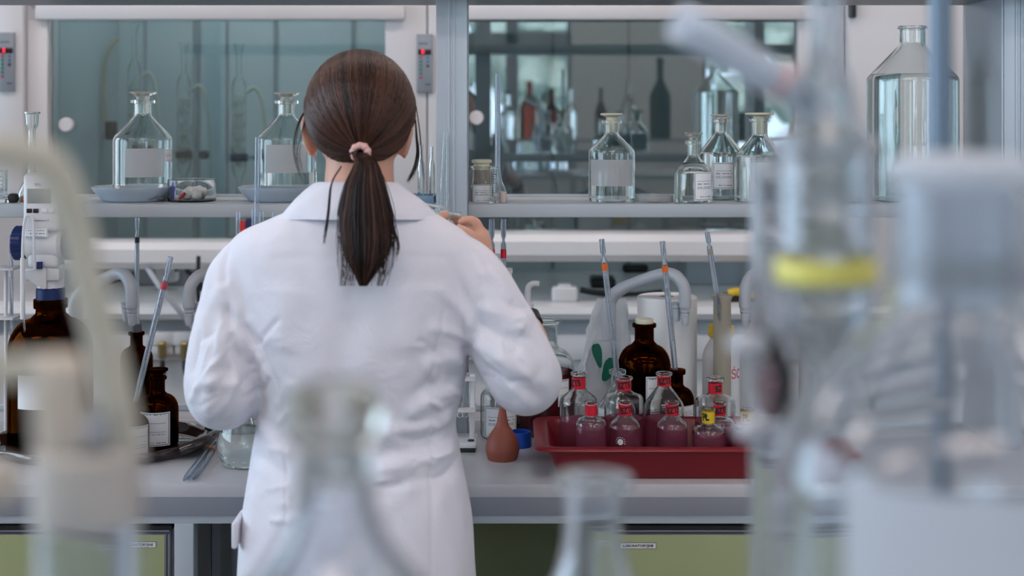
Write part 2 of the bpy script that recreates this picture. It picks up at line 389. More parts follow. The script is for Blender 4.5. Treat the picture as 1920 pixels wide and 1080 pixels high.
# left wall with a window band
m = M(); m.box(XL-.2, XL, YN, YB, -.1, 1.0); m.box(XL-.2, XL, YN, YB, 2.7, ZT); m.box(XL-.2, XL, YN, -.7, 1.0, 2.7); m.box(XL-.2, XL, 3.9, YB, 1.0, 2.7)
structure(m.obj('wall_left', 'wall', smooth=False))
# wall behind the camera: windows are seen mirrored in the fume hood glass
wins = [(-.42, .42), (1.35, 2.15), (2.3, 3.1)]
m = M(); m.box(XL, XR, YN-.2, YN, -.1, 1.0); m.box(XL, XR, YN-.2, YN, 2.7, ZT)
edges = [XL]+[e for w in wins for e in w]+[XR]
for a, b in zip(edges[0::2], edges[1::2]): m.box(a, b, YN-.2, YN, 1.0, 2.7)
structure(m.obj('wall_front', 'wall', smooth=False))
def window(i, x0, x1, z0, z1, plane, along='x', nx=2, transom=None):
    """frame with mullions and one pane; along x at Y=plane or along y at X=plane"""
    root = M(); w = .03
    def bx(a, b, c, d, e=.03):
        if along == 'x': root.box(a, b, plane-e, plane+e, c, d, .004)
        else: root.box(plane-e, plane+e, a, b, c, d, .004)
    bx(x0, x0+w, z0, z1); bx(x1-w, x1, z0, z1); bx(x0, x1, z0, z0+w); bx(x0, x1, z1-w, z1)
    for k in range(1, nx): c = x0+(x1-x0)*k/nx; bx(c-.045, c+.045, z0, z1)
    if transom: bx(x0, x1, transom-.05, transom+.05)
    o = structure(root.obj('window_%d' % i, 'cabframe' if along == 'x' else 'white'))
    g = M()
    if along == 'x': g.box(x0+w, x1-w, plane-.004, plane+.004, z0+w, z1-w)
    else: g.box(plane-.004, plane+.004, x0+w, x1-w, z0+w, z1-w)
    g.obj('pane', 'pane', o, smooth=False)
for i, (a, b) in enumerate(wins): window(i+1, a, b, 1.0, 2.7, YN-.1, 'x', 2 if i == 0 else 1, 1.98 if i == 0 else None)
window(4, -.7, 3.9, 1.0, 2.7, XL-.1, 'y', 4)
# outdoors: lawn and trees beyond the windows
tag(M().box(-14, 14, -16, 14, -1.2, -1.002).obj('lawn', 'leaf', smooth=False), 'green lawn outside behind the windows', 'lawn', kind='stuff')
rnd = random.Random(3)
def tree(x, y, h, r, label):
    t = thing('tree', label, 'tree', (x, y, -1.0), 'trees outside the windows')
    M().tube([(0, 0, 0), (.05, 0, h*.5), (0, 0, h)], [.16, .12, .06]).obj('trunk', 'bark', t)
    m = M()
    for k in range(34):
        c = Vector((rnd.gauss(0, r*.5), rnd.gauss(0, r*.5), h*.75+rnd.gauss(0, r*.55))); rr = r*rnd.uniform(.2, .42)
        n0 = len(m.v); m.ball(c, rr, 12, 9)
        for q in range(n0, len(m.v)):
            v = Vector(m.v[q]); m.v[q] = tuple(v+(v-c).normalized()*noise.noise(v*6)*rr*.5)
    m.obj('crown', 'leaf', t)
for x, y, h, r in ((-3.2, -8.5, 4.4, .9), (.35, -8.0, 4.4, .95), (3.6, -9.5, 4.8, 1.0), (6.8, -7.5, 4.4, .9)):
    tree(x, y, h, r, 'leafy green tree outside, mirrored in the fume hood glass')
# ceiling luminaires
lamp0 = thing('ceiling_lamp', 'long white ceiling lamp with a warm glowing diffuser', 'lamp', (0, 0, ZT), 'ceiling lamps in rows')
M().box(-.64, .64, -.17, .17, -.07, 0, .006).obj('housing', 'white', lamp0)
M().box(-.6, .6, -.14, .14, -.078, -.069).obj('diffuser', 'lampw', lamp0, smooth=False)
spots = [(x, y) for y in (-.6, .9, 3.1) for x in (-2.0, 0, 2.0)]
for k, (x, y) in enumerate(spots):
    if k == 0: lamp0.location = (x, y, ZT)
    else: dup(lamp0, (x, y, ZT))

# ================================================================== FUME HOODS (front at Y=4)
YH = 4.0
def zh(py, Y=YH): return Z(py, Y)
def xh(px, Y=YH): return X(px, Y)
def hood(x0, x1, ox0, ox1, rail_top, rail_bot, label, inner, knob_px, glassmat='sash_glass', lamp='hood_fill'):
    """x0..x1 outer width, ox0..ox1 the opening, all in pixels at the hood front"""
    t = thing('fume_hood', label, 'fume hood', (0, 0, 0))
    X0, X1, A, B = xh(x0), xh(x1), xh(ox0), xh(ox1)
    YR = 4.72
    # carcass: posts, top, back, sides
    m = M()
    m.box(X0, A-.0, YH, YH+.10, .93, 2.4, .004); m.box(B+.0, X1, YH, YH+.10, .93, 2.4, .004)
    m.box(X0, X1, YH+.02, YR+.05, 2.3, 2.45)
    m.obj('post_frame', 'hoodwhite', t)
    M().box(A-.03, xh(ox1+38 if ox1 < 800 else ox1+28), YH-.025, YH, zh(38), zh(38)+.045+.0, .006).obj('header', 'hoodwhite', t)
    M().box(A-.05, B+.04, YH-.01, YH+.03, zh(12), 2.4, .004).obj('header_panel', 'hoodwhite', t)
    m = M(); m.box(A-.01, B+.01, YR, YR+.03, .9, 2.35); m.box(A-.03, A-.0, YH+.1, YR, .9, 2.35); m.box(B, B+.03, YH+.1, YR, .9, 2.35); m.box(A, B, YH+.1, YR, 2.27, 2.3)
    m.obj('liner', inner, t, smooth=False)
    m = M()
    for k in range(3):
        c = A+(B-A)*(.28+.27*k); m.box(c-.006, c+.006, YR-.012, YR, .95, 2.25)
    m.obj('baffle_seam', 'hoodin2', t, smooth=False)
    M().box((A+B)/2-.45, (A+B)/2+.45, YH+.16, YH+.26, 2.235, 2.27, .004).obj('fill_panel', lamp, t)  # added glowing panel, out of view, brightens the hood interior
    # sliding sash: glass, rail, knob
    M().box(A, B, YH+.035, YH+.041, zh(rail_top)-.01, zh(30)).obj('sash_glass', glassmat, t, smooth=False)
    zt, zb = zh(rail_top), zh(rail_bot)
    ym = YH-.01; hh = (zt-zb)
    m = M(); prof = [(YH+.05, zb), (YH-.02, zb), (YH-.045, zb+hh*.25), (YH-.045, zb+hh*.7), (YH-.03, zb+hh*.93), (YH-.01, zt), (YH+.05, zt)]
    vs = [(x, y, z) for x in (A-.02, B+.02) for y, z in prof]; n = len(prof)
    fs = [(k, (k+1) % n, n+(k+1) % n, n+k) for k in range(n)]+[tuple(range(n))[::-1], tuple(range(n, 2*n))]
    m.add(vs, fs); m.obj('sash_rail', 'white_gloss', t, ang=30)
    kx, ky = knob_px
    M().cyl(.021, 0, .02, 32, (xh(kx), YH+.034, zh(ky)), (0, -1, 0), bev=.003).obj('sash_knob', 'white', t)
    # worktop with rounded front lip, fascia, cupboards
    zt = zh(566); zb = zh(600)
    prof = [(YR, zb), (YH-.02, zb), (YH-.05, zb+.01), (YH-.06, (zt+zb)/2), (YH-.05, zt-.008), (YH-.02, zt), (YR, zt)]
    vs = [(x, y, z) for x in (X0, X1) for y, z in prof]; n = len(prof)
    fs = [(k, (k+1) % n, n+(k+1) % n, n+k) for k in range(n)]+[tuple(range(n))[::-1], tuple(range(n, 2*n))]
    M().add(vs, fs).obj('worktop', 'white_gloss', t, ang=30)
    M().box(X0, X1, YH+.02, YR, zh(625), zb).obj('recess', 'alu', t, smooth=False)
    M().box(X0, X1, YH-.03, YR, zh(672), zh(624), .004).obj('service_fascia', 'white', t)
    M().box(X0+.01, X1-.01, YH, YR, .08, zh(675), .003).obj('cupboard', 'white', t)
    m = M()
    for k in range(1, 3): c = X0+(X1-X0)*k/3; m.box(c-.002, c+.002, YH-.002, YH+.002, .1, zh(680))
    m.obj('door_gap', 'hoodin2', t, smooth=False)
    M().box(X0+.03, X1-.03, YH+.05, YR, 0, .08).obj('plinth', 'cabframe', t, smooth=False)
    return t
h1 = hood(-420, 800, 90, 722, 449, 503, 'left white fume hood holding glass condensers behind its sash', 'hoodin', (120, 234))
h2 = hood(802, 1582, 876, 1497, 434, 489, 'middle white fume hood with window reflections in its sash', 'hoodin', (893, 221), 'sash_glass_dark', 'hood_fill_dim')
h3 = hood(1584, 2500, 1810, 2380, 449, 503, 'right white fume hood behind the large clear bottle', 'hoodin', (1850, 221))
# header strips, side posts
def hood_part(m, name, mat, par, **k): return m.obj(name, mat, par, **k)
M().box(xh(52), xh(90), YH-.004, YH, zh(449), zh(38), .002).obj('side_trim', 'white', h1)
M().box(xh(-2), xh(50), YH-.03, YH, zh(372), 2.35, .003).obj('side_cover', 'white', h1)
M().box(xh(1583), xh(1797), YH-.05, YH, .93, 2.35, .003).obj('side_cover', 'hoodwhite', h3)
M().cyl(.012, 0, .05, 16, (xh(1588), YH-.06, zh(36)), bev=.003).obj('hinge', 'black', h3)
# control panels
def panel(px0, px1, py0, py1, label):
    Y = YH-.034 if px0 < 100 else YH-.004
    cx, cz = (X(px0, Y)+X(px1, Y))/2, (Z(py0, Y)+Z(py1, Y))/2; w = X(px1, Y)-X(px0, Y); h = Z(py0, Y)-Z(py1, Y)
    t = thing('control_panel', label, 'control panel', (cx, Y, cz))
    M().box(-w/2, w/2, -.006, .004, -h/2, h/2, .002).obj('plate', 'panel', t)
    M().box(-w*.42, w*.42, -.009, -.005, h*.15, h*.24, .001).obj('display', 'ledbox', t)
    text_flat('8', h*.10, (-w*.12, -.0095, h*.195), 'led', 'digits', t, 1.0)
    for k in range(6):
        M().cyl(w*.09, 0, .004, 16, (-w*.25, -.005, h*(.10-.068*k)), (0, -1, 0), bev=.001).obj('button', 'btn_red' if k in (0, 5) else 'btn_green', t)
    for k in range(3):
        M().cyl(w*.09, 0, .004, 16, (w*.2, -.005, h*(.10-.072*k)), (0, -1, 0), bev=.001).obj('button', 'black' if k == 2 else 'btn_blue', t)
    m = M()
    m.box(w*.05, w*.35, -.0068, -.006, -h*.37, -h*.35)
    m.obj('print', 'navy_line', t, smooth=False); M().box(-w*.38, w*.2, -.0068, -.006, h*.33, h*.345).obj('print', 'navy_line', t, smooth=False)
panel(-2, 28, 61, 172, 'grey control panel with red display on the far left hood post')
panel(782, 811, 64, 174, 'grey control panel with red display beside the ponytailed head')

# things inside the left hood
def condenser(px, pyt, pyb, w, Y, label, bulbs=6):
    t = thing('condenser', label, 'condenser', (X(px, Y), Y, Z(pyb, Y)), 'glass condensers in the left hood'); H = Z(pyt, Y)-Z(pyb, Y); r = w/2*Y/F
    M().lathe(rp([(r*.35, -.03), (r*.35, .02), (r, .05, .01), (r, H*.72, .01), (r*.4, H*.78, .004), (r*.4, H*.92), (r*.75, H), (r*.65, H), (r*.3, H*.92), (r*.3, H*.79), (r*.9, H*.70), (r*.9, .055), (r*.28, .02), (r*.28, -.03)], 3), 24).obj('jacket', 'glass', t)
    m = []
    for k in range(bulbs*8+1):
        z = .06+(H*.64-.06)*k/(bulbs*8); m.append((r*(.25+.62*(.5-.5*math.cos(2*math.pi*k/8))), z))
    M().lathe([(0, m[0][1])]+m+[(0, m[-1][1])], 20).obj('bulb_coil', 'hoodglass', t)
    M().tube(spline([(r, 0, H*.66), (r*2.2, 0, H*.69), (r*3.2, 0, H*.6), (r*3.8, 0, H*.3), (r*4, 0, .02)], 6), r*.28, 8).obj('hose', 'hoodhose', t)
    M().cyl(r*1.25, H*.18, H*.23, 16).obj('clamp', 'black', t); M().box(r, r*3.0, -.006, .006, H*.19, H*.22).obj('clamp_arm', 'steel', t); M().cyl(.014, 0, .05, 12, (r*3, -.03, H*.205), (0, 1, 0)).obj('clamp_screw', 'black', t)
condenser(252, 45, 340, 24, 4.45, 'glass condenser behind the left stoppered bottle in the hood')
condenser(345, 78, 345, 26, 4.45, 'bulbed glass condenser between the two stoppered bottles in the hood')
condenser(448, 82, 350, 27, 4.45, 'bulbed glass condenser left of the head in the hood')
def stand(px, Y, top, label, base=True, mat='steel', z0=.94, r=.006):
    t = thing('retort_stand', label, 'stand', (X(px, Y), Y, z0))
    M().cyl(r, 0, Z(top, Y)-z0, 16, bev=.001).obj('rod', mat, t); M().box(-.045, .045, -.10, .05, 0, .012, .003).obj('base', 'black', t); return t
zw = Z(566, YH)
for kk, (px, lb) in enumerate(((272, 'thin steel stand behind the left glass condenser'), (365, 'thin steel stand behind the middle glass condenser'), (426, 'thin steel stand left of the third glass condenser'))): stand(px, (4.60, 4.60, 4.60)[kk], 40, lb, z0=zw)
tag(M().tube(spline([W(222, 70, 4.5), W(202, 100, 4.5), W(196, 160, 4.5), W(200, 220, 4.5), W(210, 240, 4.5)], 6), .008, 8).obj('hose', 'natural', None), 'pale curved hose hanging inside the left hood', 'hose')
tag(M().cyl(.02, 0, .06, 16, tuple(W(208, 262, 4.5)), bev=.004).obj('clamp_holder', 'black', None), 'black clamp below the pale hose in the hood', 'clamp')
# equipment standing on the hood worktops (seen under the sashes)
def equip(x0, x1, y0, y1, Y, name, mat, label, cat, d=.15, bev=.01):
    return tag(M().box(X(x0, Y), X(x1, Y), Y, Y+d, max(Z(y1, Y), zw), Z(y0, Y), bev).obj(name, mat, None), label, cat)
equip(250, 345, 470, 542, 4.35, 'hotplate', 'cabframe', 'dark hotplate in the left hood above the sockets', 'hotplate', .2)
equip(150, 215, 500, 545, 4.4, 'heating_mantle', 'black', 'black heating mantle at the left in the hood', 'heater', .16)
equip(290, 330, 488, 530, 4.25, 'transformer', 'white', 'small white box in the left hood opening', 'box', .05)
tag(M().tube(spline([W(380, 545, 4.1), W(368, 520, 4.1), W(355, 512, 4.1), W(345, 500, 4.15), W(330, 505, 4.2)], 6), .008, 8).obj('power_cable', 'black', None), 'thick black cable with plug in the left hood opening', 'cable')
tag(M().tube(spline([W(275, 500, 3.98), W(300, 538, 3.93), W(330, 575, 3.92), W(350, 600, 3.93), W(366, 618, 3.93)], 6), .008, 8).obj('hose', 'greyplastic', None), 'grey hose running diagonally over the left hood lip', 'hose')
tag(M().tube(spline([W(372, 480, 3.93), W(371, 540, 3.93), W(374, 600, 3.93), W(372, 650, 3.93)], 6), .006, 8).obj('power_cable', 'black', None), 'black cable hanging down beside the sleeve at left', 'cable')
def sock(px, label):
    Y = YH-.03; t = thing('wall_socket', label, 'socket', (X(px, Y), Y, Z(640, Y)))
    M().box(-.035, .035, -.025, 0, -.01, .03, .006).obj('cover', 'white', t); M().box(-.03, .03, -.02, 0, -.035, -.008, .004).obj('body', 'white', t)
    M().cyl(.012, 0, .05, 16, (0, -.02, -.045), (0, -.2, 1), bev=.003).obj('plug', 'brass', t); M().tube([(0, -.025, -.05), (.002, -.03, -.07), (.006, -.03, -.09)], .008, 8).obj('cord', 'black', t)
sock(308, 'white socket with brass plug, left of the two beneath the left hood'); sock(350, 'white socket with brass plug, right of the two beside the sleeve')
# right hood opening
t = thing('plug_adapter', 'white rounded plug adapter on the lip of the middle hood', 'plug', (X(1059, 3.99), 3.99, zw))
M().box(-.037, .037, 0, .05, 0, Z(538, 3.99)-zw, .009, 3).obj('body', 'white', t); M().box(-.02, .02, .005, .04, .035, Z(533, 3.99)-zw, .006, 3).obj('top', 'white', t)
t = thing('wash_bottle', 'white narrow wash bottle in front of the hood, right of the sleeve', 'bottle', (X(990, 2.72), 2.72, .88))
M().lathe(rp([(0, 0), (.022, 0, .004), (.022, .13, .02), (.012, .19, .01), (.011, .235), (0, .235)], 4), 28).obj('body', 'burette', t)
M().tube(spline([(0, 0, .23), (0, 0, .262), (.008, 0, .272), (.022, 0, .272)], 5), .006, 10).obj('nozzle', 'burette', t)
tag(M().box(X(1105, 4.4), X(1150, 4.4), 4.3, 4.4, zw, zw+.03, .008).obj('tray', 'black', None), 'flat black box on the middle hood worktop', 'box')
tag(M().tube(spline([W(1050, 551, 4.1)+Vector((.06, 0, .012)), W(1120, 549, 4.1), W(1180, 553, 4.12), W(1240, 548, 4.15)], 6), .009, 8).obj('power_cable', 'black', None), 'black cable lying along the middle hood worktop', 'cable')
equip(1168, 1216, 496, 518, 4.70, 'wall_socket', 'black', 'black socket plate on the back of the middle hood', 'socket', .02)
tag(M().tube(spline([W(1366, 551, 4.0)+Vector((0, 0, .0)), W(1378, 547, 4.0), W(1395, 549, 4.0), W(1420, 556, 4.0)], 6), [.012]*18+[.007]*7, 10).obj('handle', 'yellow', None), 'yellow curved handle of a tool on the middle hood lip', 'tool')
tag(M().box(X(1365, 4.0), X(1425, 4.0), 3.99, 4.1, zw, zw+.014, .004).obj('tray', 'black', None), 'black flat tray under the yellow handle', 'tray')
# glass dishes seen low through the right sash
yb_ = 4.38; pz = Z(437, yb_)
tag(M().box(X(1287, yb_), X(1480, yb_), yb_, yb_+.25, zw, pz, .004).obj('riser_box', 'alu', None), 'grey riser box inside the middle hood at its right end', 'box')
for k, (px, r) in enumerate(((1338, .048), (1392, .034))):
    t = thing('evaporating_dish', ('wide white dish on the riser box in the middle hood', 'smaller white dish on the riser box in the middle hood')[k], 'dish', (X(px, yb_+.1), yb_+.1, pz))
    M().lathe(rp([(0, 0), (r*.5, 0, .004), (r, .020, .004), (r-.003, .020), (r*.5, .004, .004), (0, .004)], 4), 36).obj('bowl', 'white', t)
# ================================================================== BENCH
ZB = .88; YB0 = YF(908, ZB); YB1 = YF(768, ZB)
t = thing('worktop', 'long grey laboratory worktop the woman works at', 'worktop', (0, 0, 0))
M().box(-1.9, 1.9, YB0, YB1, ZB-.022, ZB, .002).obj('top_slab', 'worktop', t)
M().box(-1.9, 1.9, YB0+.001, YB0+.03, Z(968, YB0), ZB-.0035, .001).obj('front_apron', 'grey_rail', t)
# seam and upstand at the back
t = thing('bench_frame', 'pale grey steel frame carrying the long worktop', 'bench frame', (0, YB0, 0))
zr = Z(968, YB0)
M().box(-1.9, 1.9, .006, .04, zr-.014, zr, .001).obj('front_rail', 'alu', t)
for px in (343, -420, 1790): x = X(px, YB0); M().box(x-.016, x+.016, .006, .04, 0, zr-.013, .002).obj('leg', 'alu', t)
for px in (343, -420, 1790): x = X(px, YB0); M().box(x-.016, x+.016, .43, .46, 0, zr-.002, .002).obj('leg', 'alu', t)
M().box(-1.9, 1.9, .45, .47, .05, zr-.002).obj('back_panel', 'green', t, smooth=False)
for px in (392, 410): x = X(px, 2.6); M().box(x-.008, x+.008, .30, .40, 0, zr-.002).obj('upright', 'cabframe', t)
def cabinet(px0, px1, label, text_px, lab):
    Y = YB0+.012; x0, x1 = X(px0, Y), X(px1, Y); zt = Z(986, Y)
    t = thing('base_cabinet', label, 'cabinet', ((x0+x1)/2, Y, 0)); w = (x1-x0)/2
    M().box(-w, w, .02, .42, .06, zt).obj('body', 'cabframe', t, smooth=False)
    M().box(-w, w, .0, .02, zt-.006, zt).obj('top_edge', 'black', t, smooth=False)
    d = M().box(-w+.004, w-.004, 0, .02, .08, zt-.008, .002).obj('door', 'cabframe', t)
    zd = Z(1001, Y)
    M().box(-w+.004, w-.004, -.001, .003, zd, zd+.004).obj('edge_line', 'navy_line', d, smooth=False)
    M().box(-w+.011, w-.011, -.003, .002, .1, zd-.001, .001).obj('door_panel', 'green', d)
    M().box(w-.009, w-.006, -.0015, .002, .1, zd).obj('edge_line', 'navy_line', d, smooth=False)
    c = (text_px[0]+text_px[1])/2; cx = X(c, Y)-(x0+x1)/2; hw = X(text_px[1], Y)-X(c, Y); cz = Z(lab, Y)
    M().box(cx-hw-.001, cx+hw+.001, -.0035, -.002, cz-.0050, cz+.0050).obj('name_rim', 'navy_line', d, smooth=False)
    M().box(cx-hw, cx+hw, -.0042, -.002, cz-.0042, cz+.0042).obj('name_strip', 'white', d, smooth=False)
    text_flat('LABORATORYJNE', .0058, (cx, -.0046, cz), 'ink', 'lettering', d, hw*2/.0058/9.2, .03)
cabinet(-300, 322, 'left base cabinet with green door under the worktop', (228, 293), 1020)
cabinet(1100, 1760, 'right base cabinet with green door under the red tray', (1163, 1229), 1022)
# ------------------------------------------------------------------ shelving over the bench
ZS = 1.316; YS0, YS1 = 2.62, 2.82
def column(px, label):
    t = thing('shelf_column', label, 'column', (X(px, 2.60), 2.60, ZB)); w = X(847+29.5, 2.60)-X(847, 2.60)
    m = M(); m.box(-w, w, 0, .085, 0, 1.3, .003); m.box(-w*.30, -w*.12, -.0025, .001, 0, 1.3, .001); m.box(w*.05, w*.2, -.0025, .001, 0, 1.3, .001)
    m.obj('profile', 'alu', t)
    if px > 1500: M().box(-w-.004, -w, .002, .225, 0, 1.3, .001).obj('side_panel', 'alu', t)
    return w
colw = column(847, 'aluminium shelf column to the right of the head'); column(1912, 'aluminium shelf column at the right edge'); column(-203, 'aluminium shelf column left of the photo')
def shelf(x0, x1, label):
    t = thing('shelf_board', label, 'shelf', ((x0+x1)/2, YS0, ZS)); w = (x1-x0)/2
    M().box(-w, w, 0, YS1-YS0, -.0255, 0, .0025).obj('board', 'shelfgrey', t)
    M().box(-w, w, YS1-YS0-.004, YS1-YS0+.004, -.02, .006, .001).obj('back_lip', 'alu', t)
xc = X(847, 2.60)
shelf(X(-203, 2.6)+colw, xc-colw, 'left glass-bottle shelf above the bench'); shelf(xc+colw, X(1912, 2.6)-colw-.005, 'right reagent shelf above the bench, beside the column')
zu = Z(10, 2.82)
tag(M().box(-1.25, 1.25, 2.5, 2.82, zu, zu+.03, .002).obj('shelf_board', 'shelfshaded', None), 'dark underside of the top shelf along the upper edge', 'shelf')  # shadow on the underside is put into the board's darker grey
# low upstand strip along the bench back and worktop seam
structure(M().box(-1.9, 1.9, YB1-.10, YB1-.096, ZB, ZB+.0012).obj('trim_1', 'white', smooth=False))
structure(M().box(-1.9, 1.9, YB1-.012, YB1, ZB, ZB+.012, .002).obj('trim_2', 'alu'))
# ================================================================== SHELF THINGS
def dish_lathe(R, h, t=.003, base=.72): return rp([(0, 0), (R*base, 0, .006), (R*.95, h*.75, .01), (R, h, .001), (R-t, h, .001), (R*.93-t, h*.75, .01), (R*base-t, t+.001, .006), (0, t+.001)], 4)
def dish(cx, Wd, Yc, h, label):
    t = thing('porcelain_dish', label, 'dish', (X(cx, Yc), Yc, ZS)); R = Wd/2*Yc/F
    M().lathe(dish_lathe(R, h), 56).obj('bowl', 'dish', t); return t
dish(252, 158, 2.71, .029, 'pale blue shallow dish holding the leftmost stoppered bottle')
dish(526, 160, 2.71, .029, 'pale blue shallow dish holding the bottle beside the ear')
pen = dict(top=172, w=52, t=.003)
_, s, z, rn, off = bottle('reagent_bottle', 'clear stoppered bottle with blank label in the left dish', 'bottle', 268, ZS+.0045, 258, 217, 194, 187, 110, 32, 44, Yc=2.71, stopper=pen, labels=[(236, 306, 277, 330, 'label_clear', 'paper_label'), (306, 321, 280, 302, 'label_print', 'small_label')])
_, s, z, rn, off = bottle('reagent_bottle', 'clear stoppered bottle half hidden by the head, in a dish', 'bottle', 537, ZS+.0045, 258, 218, 195, 188, 112, 32, 44, Yc=2.71, stopper=dict(top=173, w=50, t=.003), liquid=322, labels=[(500, 574, 270, 322, 'label_clear', 'paper_label')])
# crystallising dish with cotton and capsules
Yc = 2.70; t = thing('glass_dish', 'straight-sided glass dish with cotton and small capsules', 'dish', (X(360, Yc), Yc, ZS)); R = 45*Yc/F; h = Z(336, Yc)-ZS
M().lathe(rp([(0, 0), (R, 0, .004), (R, h, .001), (R-.002, h, .001), (R-.002, .003, .004), (0, .003)], 4), 48).obj('vessel', 'glass', t)
m = M(); rnd = random.Random(5)
for k in range(9): m.ball((rnd.uniform(-.012, .02), rnd.uniform(-.02, .02), .012+rnd.uniform(0, .006)), rnd.uniform(.007, .011), 12, 8)
tag(m.obj('cotton_wad', 'cotton', None, loc=(X(364, Yc), Yc, ZS+.0)), 'white cotton wad lying in the straight-sided glass dish', 'cotton')
tag(M().tube([(0, 0, 0), (.006, 0, .006), (.012, 0, .012)], [.003, .0035, .003], 10).obj('capsule', 'red', None, loc=(X(341, Yc), Yc-.022, ZS+.005)), 'red capsule in the glass dish beside the cotton', 'capsule')
pm('violet', (.12, .10, .5), .4)
tag(M().tube([(0, 0, 0), (.0, 0, .02), (.003, 0, .032)], [.004, .0045, .003], 10).obj('capsule', 'violet', None, loc=(X(327, Yc), Yc-.012, ZS+.0045)), 'violet stick at the left wall of the glass dish', 'capsule')
# volumetric flask, ball, cylinder at far left
Yc = 2.70; t = thing('volumetric_flask', 'long-necked volumetric flask at the left end of the shelf', 'flask', (X(60, Yc), Yc, ZS)); s = Yc/F; zz = lambda py: Z(py, Yc)-ZS
prof = rp([(0, 0), (26*s, 0, .008), (26*s, zz(360), .02), (6.5*s, zz(325), .01), (6.5*s, zz(243), .004), (11*s, zz(236), .004), (12*s, zz(214)), ], 5)
M().lathe(prof+[(15*s, zz(213)), (15*s, zz(210)), (11*s, zz(210))]+offset(prof, .0014)[::-1][1:], 36).obj('vessel', 'glass', t, ang=60)
M().lathe(clip(offset(prof, .001), zz(368)), 36).obj('liquid', 'tubeyellow', t)
M().box(-.009, .009, -27*s-.001, -27*s, .002, .012).obj('orange_mark', 'orange', t, smooth=False)
t = thing('rubber_ball_stopper', 'small black rubber stopper beside the long-necked flask', 'stopper', (X(25, 2.66), 2.66, ZS))
M().lathe(rp([(0, 0), (.008, 0, .003), (.011, .008, .006), (.009, .017, .004), (0, .018)], 4), 24).obj('body', 'rubberblack', t)
def cylinder_glass(cx, Wd, Yc, top, label, z0=ZS, mat='glass', name='graduated_cylinder', marks=True, foot=1.25, mm='greyrubber'):
    t = thing(name, label, 'cylinder', (X(cx, Yc), Yc, z0)); s = Yc/F; r = Wd/2*s; H = Z(top, Yc)-z0
    M().lathe(rp([(0, 0), (r*foot, 0, .002), (r*foot, .005, .002), (r, .010, .003), (r, H-.003, .002), (r*1.15, H), (r-.0012, H), (r-.0012, .013), (0, .012)], 3), 32).obj('vessel', mat, t, ang=60)
    if marks:
        m = M(); n = 9
        for k in range(n):
            zz_ = .02+(H-.03)*k/n; a0 = math.radians(-90-25); a1 = math.radians(-90+(35 if k % 2 == 0 else 5)); R = r+.0003
            vs = []; q = 6
            for i in range(q+1):
                a = a0+(a1-a0)*i/q; vs += [(R*math.cos(a), R*math.sin(a), zz_), (R*math.cos(a), R*math.sin(a), zz_+.0009)]
            m.add(vs, [(2*i, 2*i+2, 2*i+3, 2*i+1) for i in range(q)])
        m.obj('scale_marks', mm, t, fix=False)
    return t
cylinder_glass(1, 24, 2.66, 318, 'graduated cylinder cut by the left edge on the shelf')
# thin glassware beside and right of the head
def rod_tube(name, label, a, b, r, cat='tube', mat='pipglass', hollow=.62, group=None):
    return tag(M().tube([a, b], r, 14, hollow=hollow).obj(name, mat, None, ang=60), label, cat, group)
rod_tube('glass_tube', 'tall open glass tube rising in front of the bottle by the ear', W(477, 700, 2.50), W(483, 257, 2.50), .0048, hollow=.8)
# small flasks in the blue tray right of the head
Yt = 2.68; t = thing('blue_tray', 'small blue tray on the shelf against the column', 'tray', (X(793, Yt), Yt, ZS)); hw = .029
m = M(); m.box(-hw-.02, hw-.004, -.035, .05, 0, .003, .001); m.box(-hw-.02, hw-.004, -.035, -.032, .002, .014, .001); m.box(-hw-.02, hw-.004, .047, .05, .002, .014, .001); m.box(hw-.007, hw-.004, -.035, .05, .002, .014, .001); m.box(-hw-.02, -hw-.017, -.035, .05, .002, .014, .001)
m.obj('body', 'bluetray', t)
def vial(cx, top, Wd, Y, label):
    t = thing('glass_vial', label, 'vial', (X(cx, Y), Y, ZS+.0032), 'vials in the blue tray'); s = Y/F; r = Wd/2*s; H = Z(top, Y)-ZS-.003; hn = H*.72
    prof = rp([(0, 0), (r, 0, .002), (r, hn*.93, .006), (r*.45, hn+.006, .004), (r*.5, H)], 4)
    M().lathe(prof+[(r*.75, H), (r*.4, H)]+offset(prof, .001)[::-1][1:], 24).obj('vessel', 'glass', t, ang=60)
vial(790, 272, 13, 2.68, 'tall slim glass vial in the blue tray, nearer the head'); vial(810, 275, 11, 2.70, 'slim glass vial in the blue tray, nearer the column')
# jar with powder, cylinder with rod, cup
_, s, z, rn, off = bottle('powder_jar', 'wide-necked stoppered jar of beige powder beside the column', 'jar', 903, ZS, 346, 336, 314, 311, 46, 39, 44, Yc=2.70, liquid=318, liq='powder', stopper=dict(top=299, w=38, t=.006, mat='cream'), labels=[(886, 920, 345, 379, 'label_print', 'paper_label')])
cylinder_glass(926, 16, 2.645, 313, 'slim graduated glass cylinder beside the powder jar', foot=1.1, mm='brown_tray')
rod_tube('glass_rod', 'long vertical glass tube standing behind the powder jar', W(933, 383, 2.75)+Vector((0, 0, .002)), W(933, 138, 2.75), .0053, hollow=.7)
t = thing('round_flask', 'small clear flask half hidden behind the slim cylinder', 'flask', (X(936, 2.79), 2.79, ZS)); rr = .013
prof = rp([(0, 0), (rr, 0, .004), (rr*1.05, .02, .01), (rr*.4, .036, .006), (rr*.35, .05)], 5); M().lathe(prof+[(rr*.5, .05), (rr*.28, .05)]+offset(prof, .001)[::-1][1:], 28).obj('vessel', 'glass', t)
t = thing('plastic_cup', 'tiny pinkish plastic cup right of the slim cylinder', 'cup', (X(943, 2.66), 2.66, ZS))
pm('pinkcup', (.62, .50, .47), .5); M().lathe(rp([(0, 0), (.0065, 0, .001), (.0078, .021), (.0068, .021), (.0058, .0015), (0, .0015)], 2), 24).obj('cup', 'pinkcup', t)
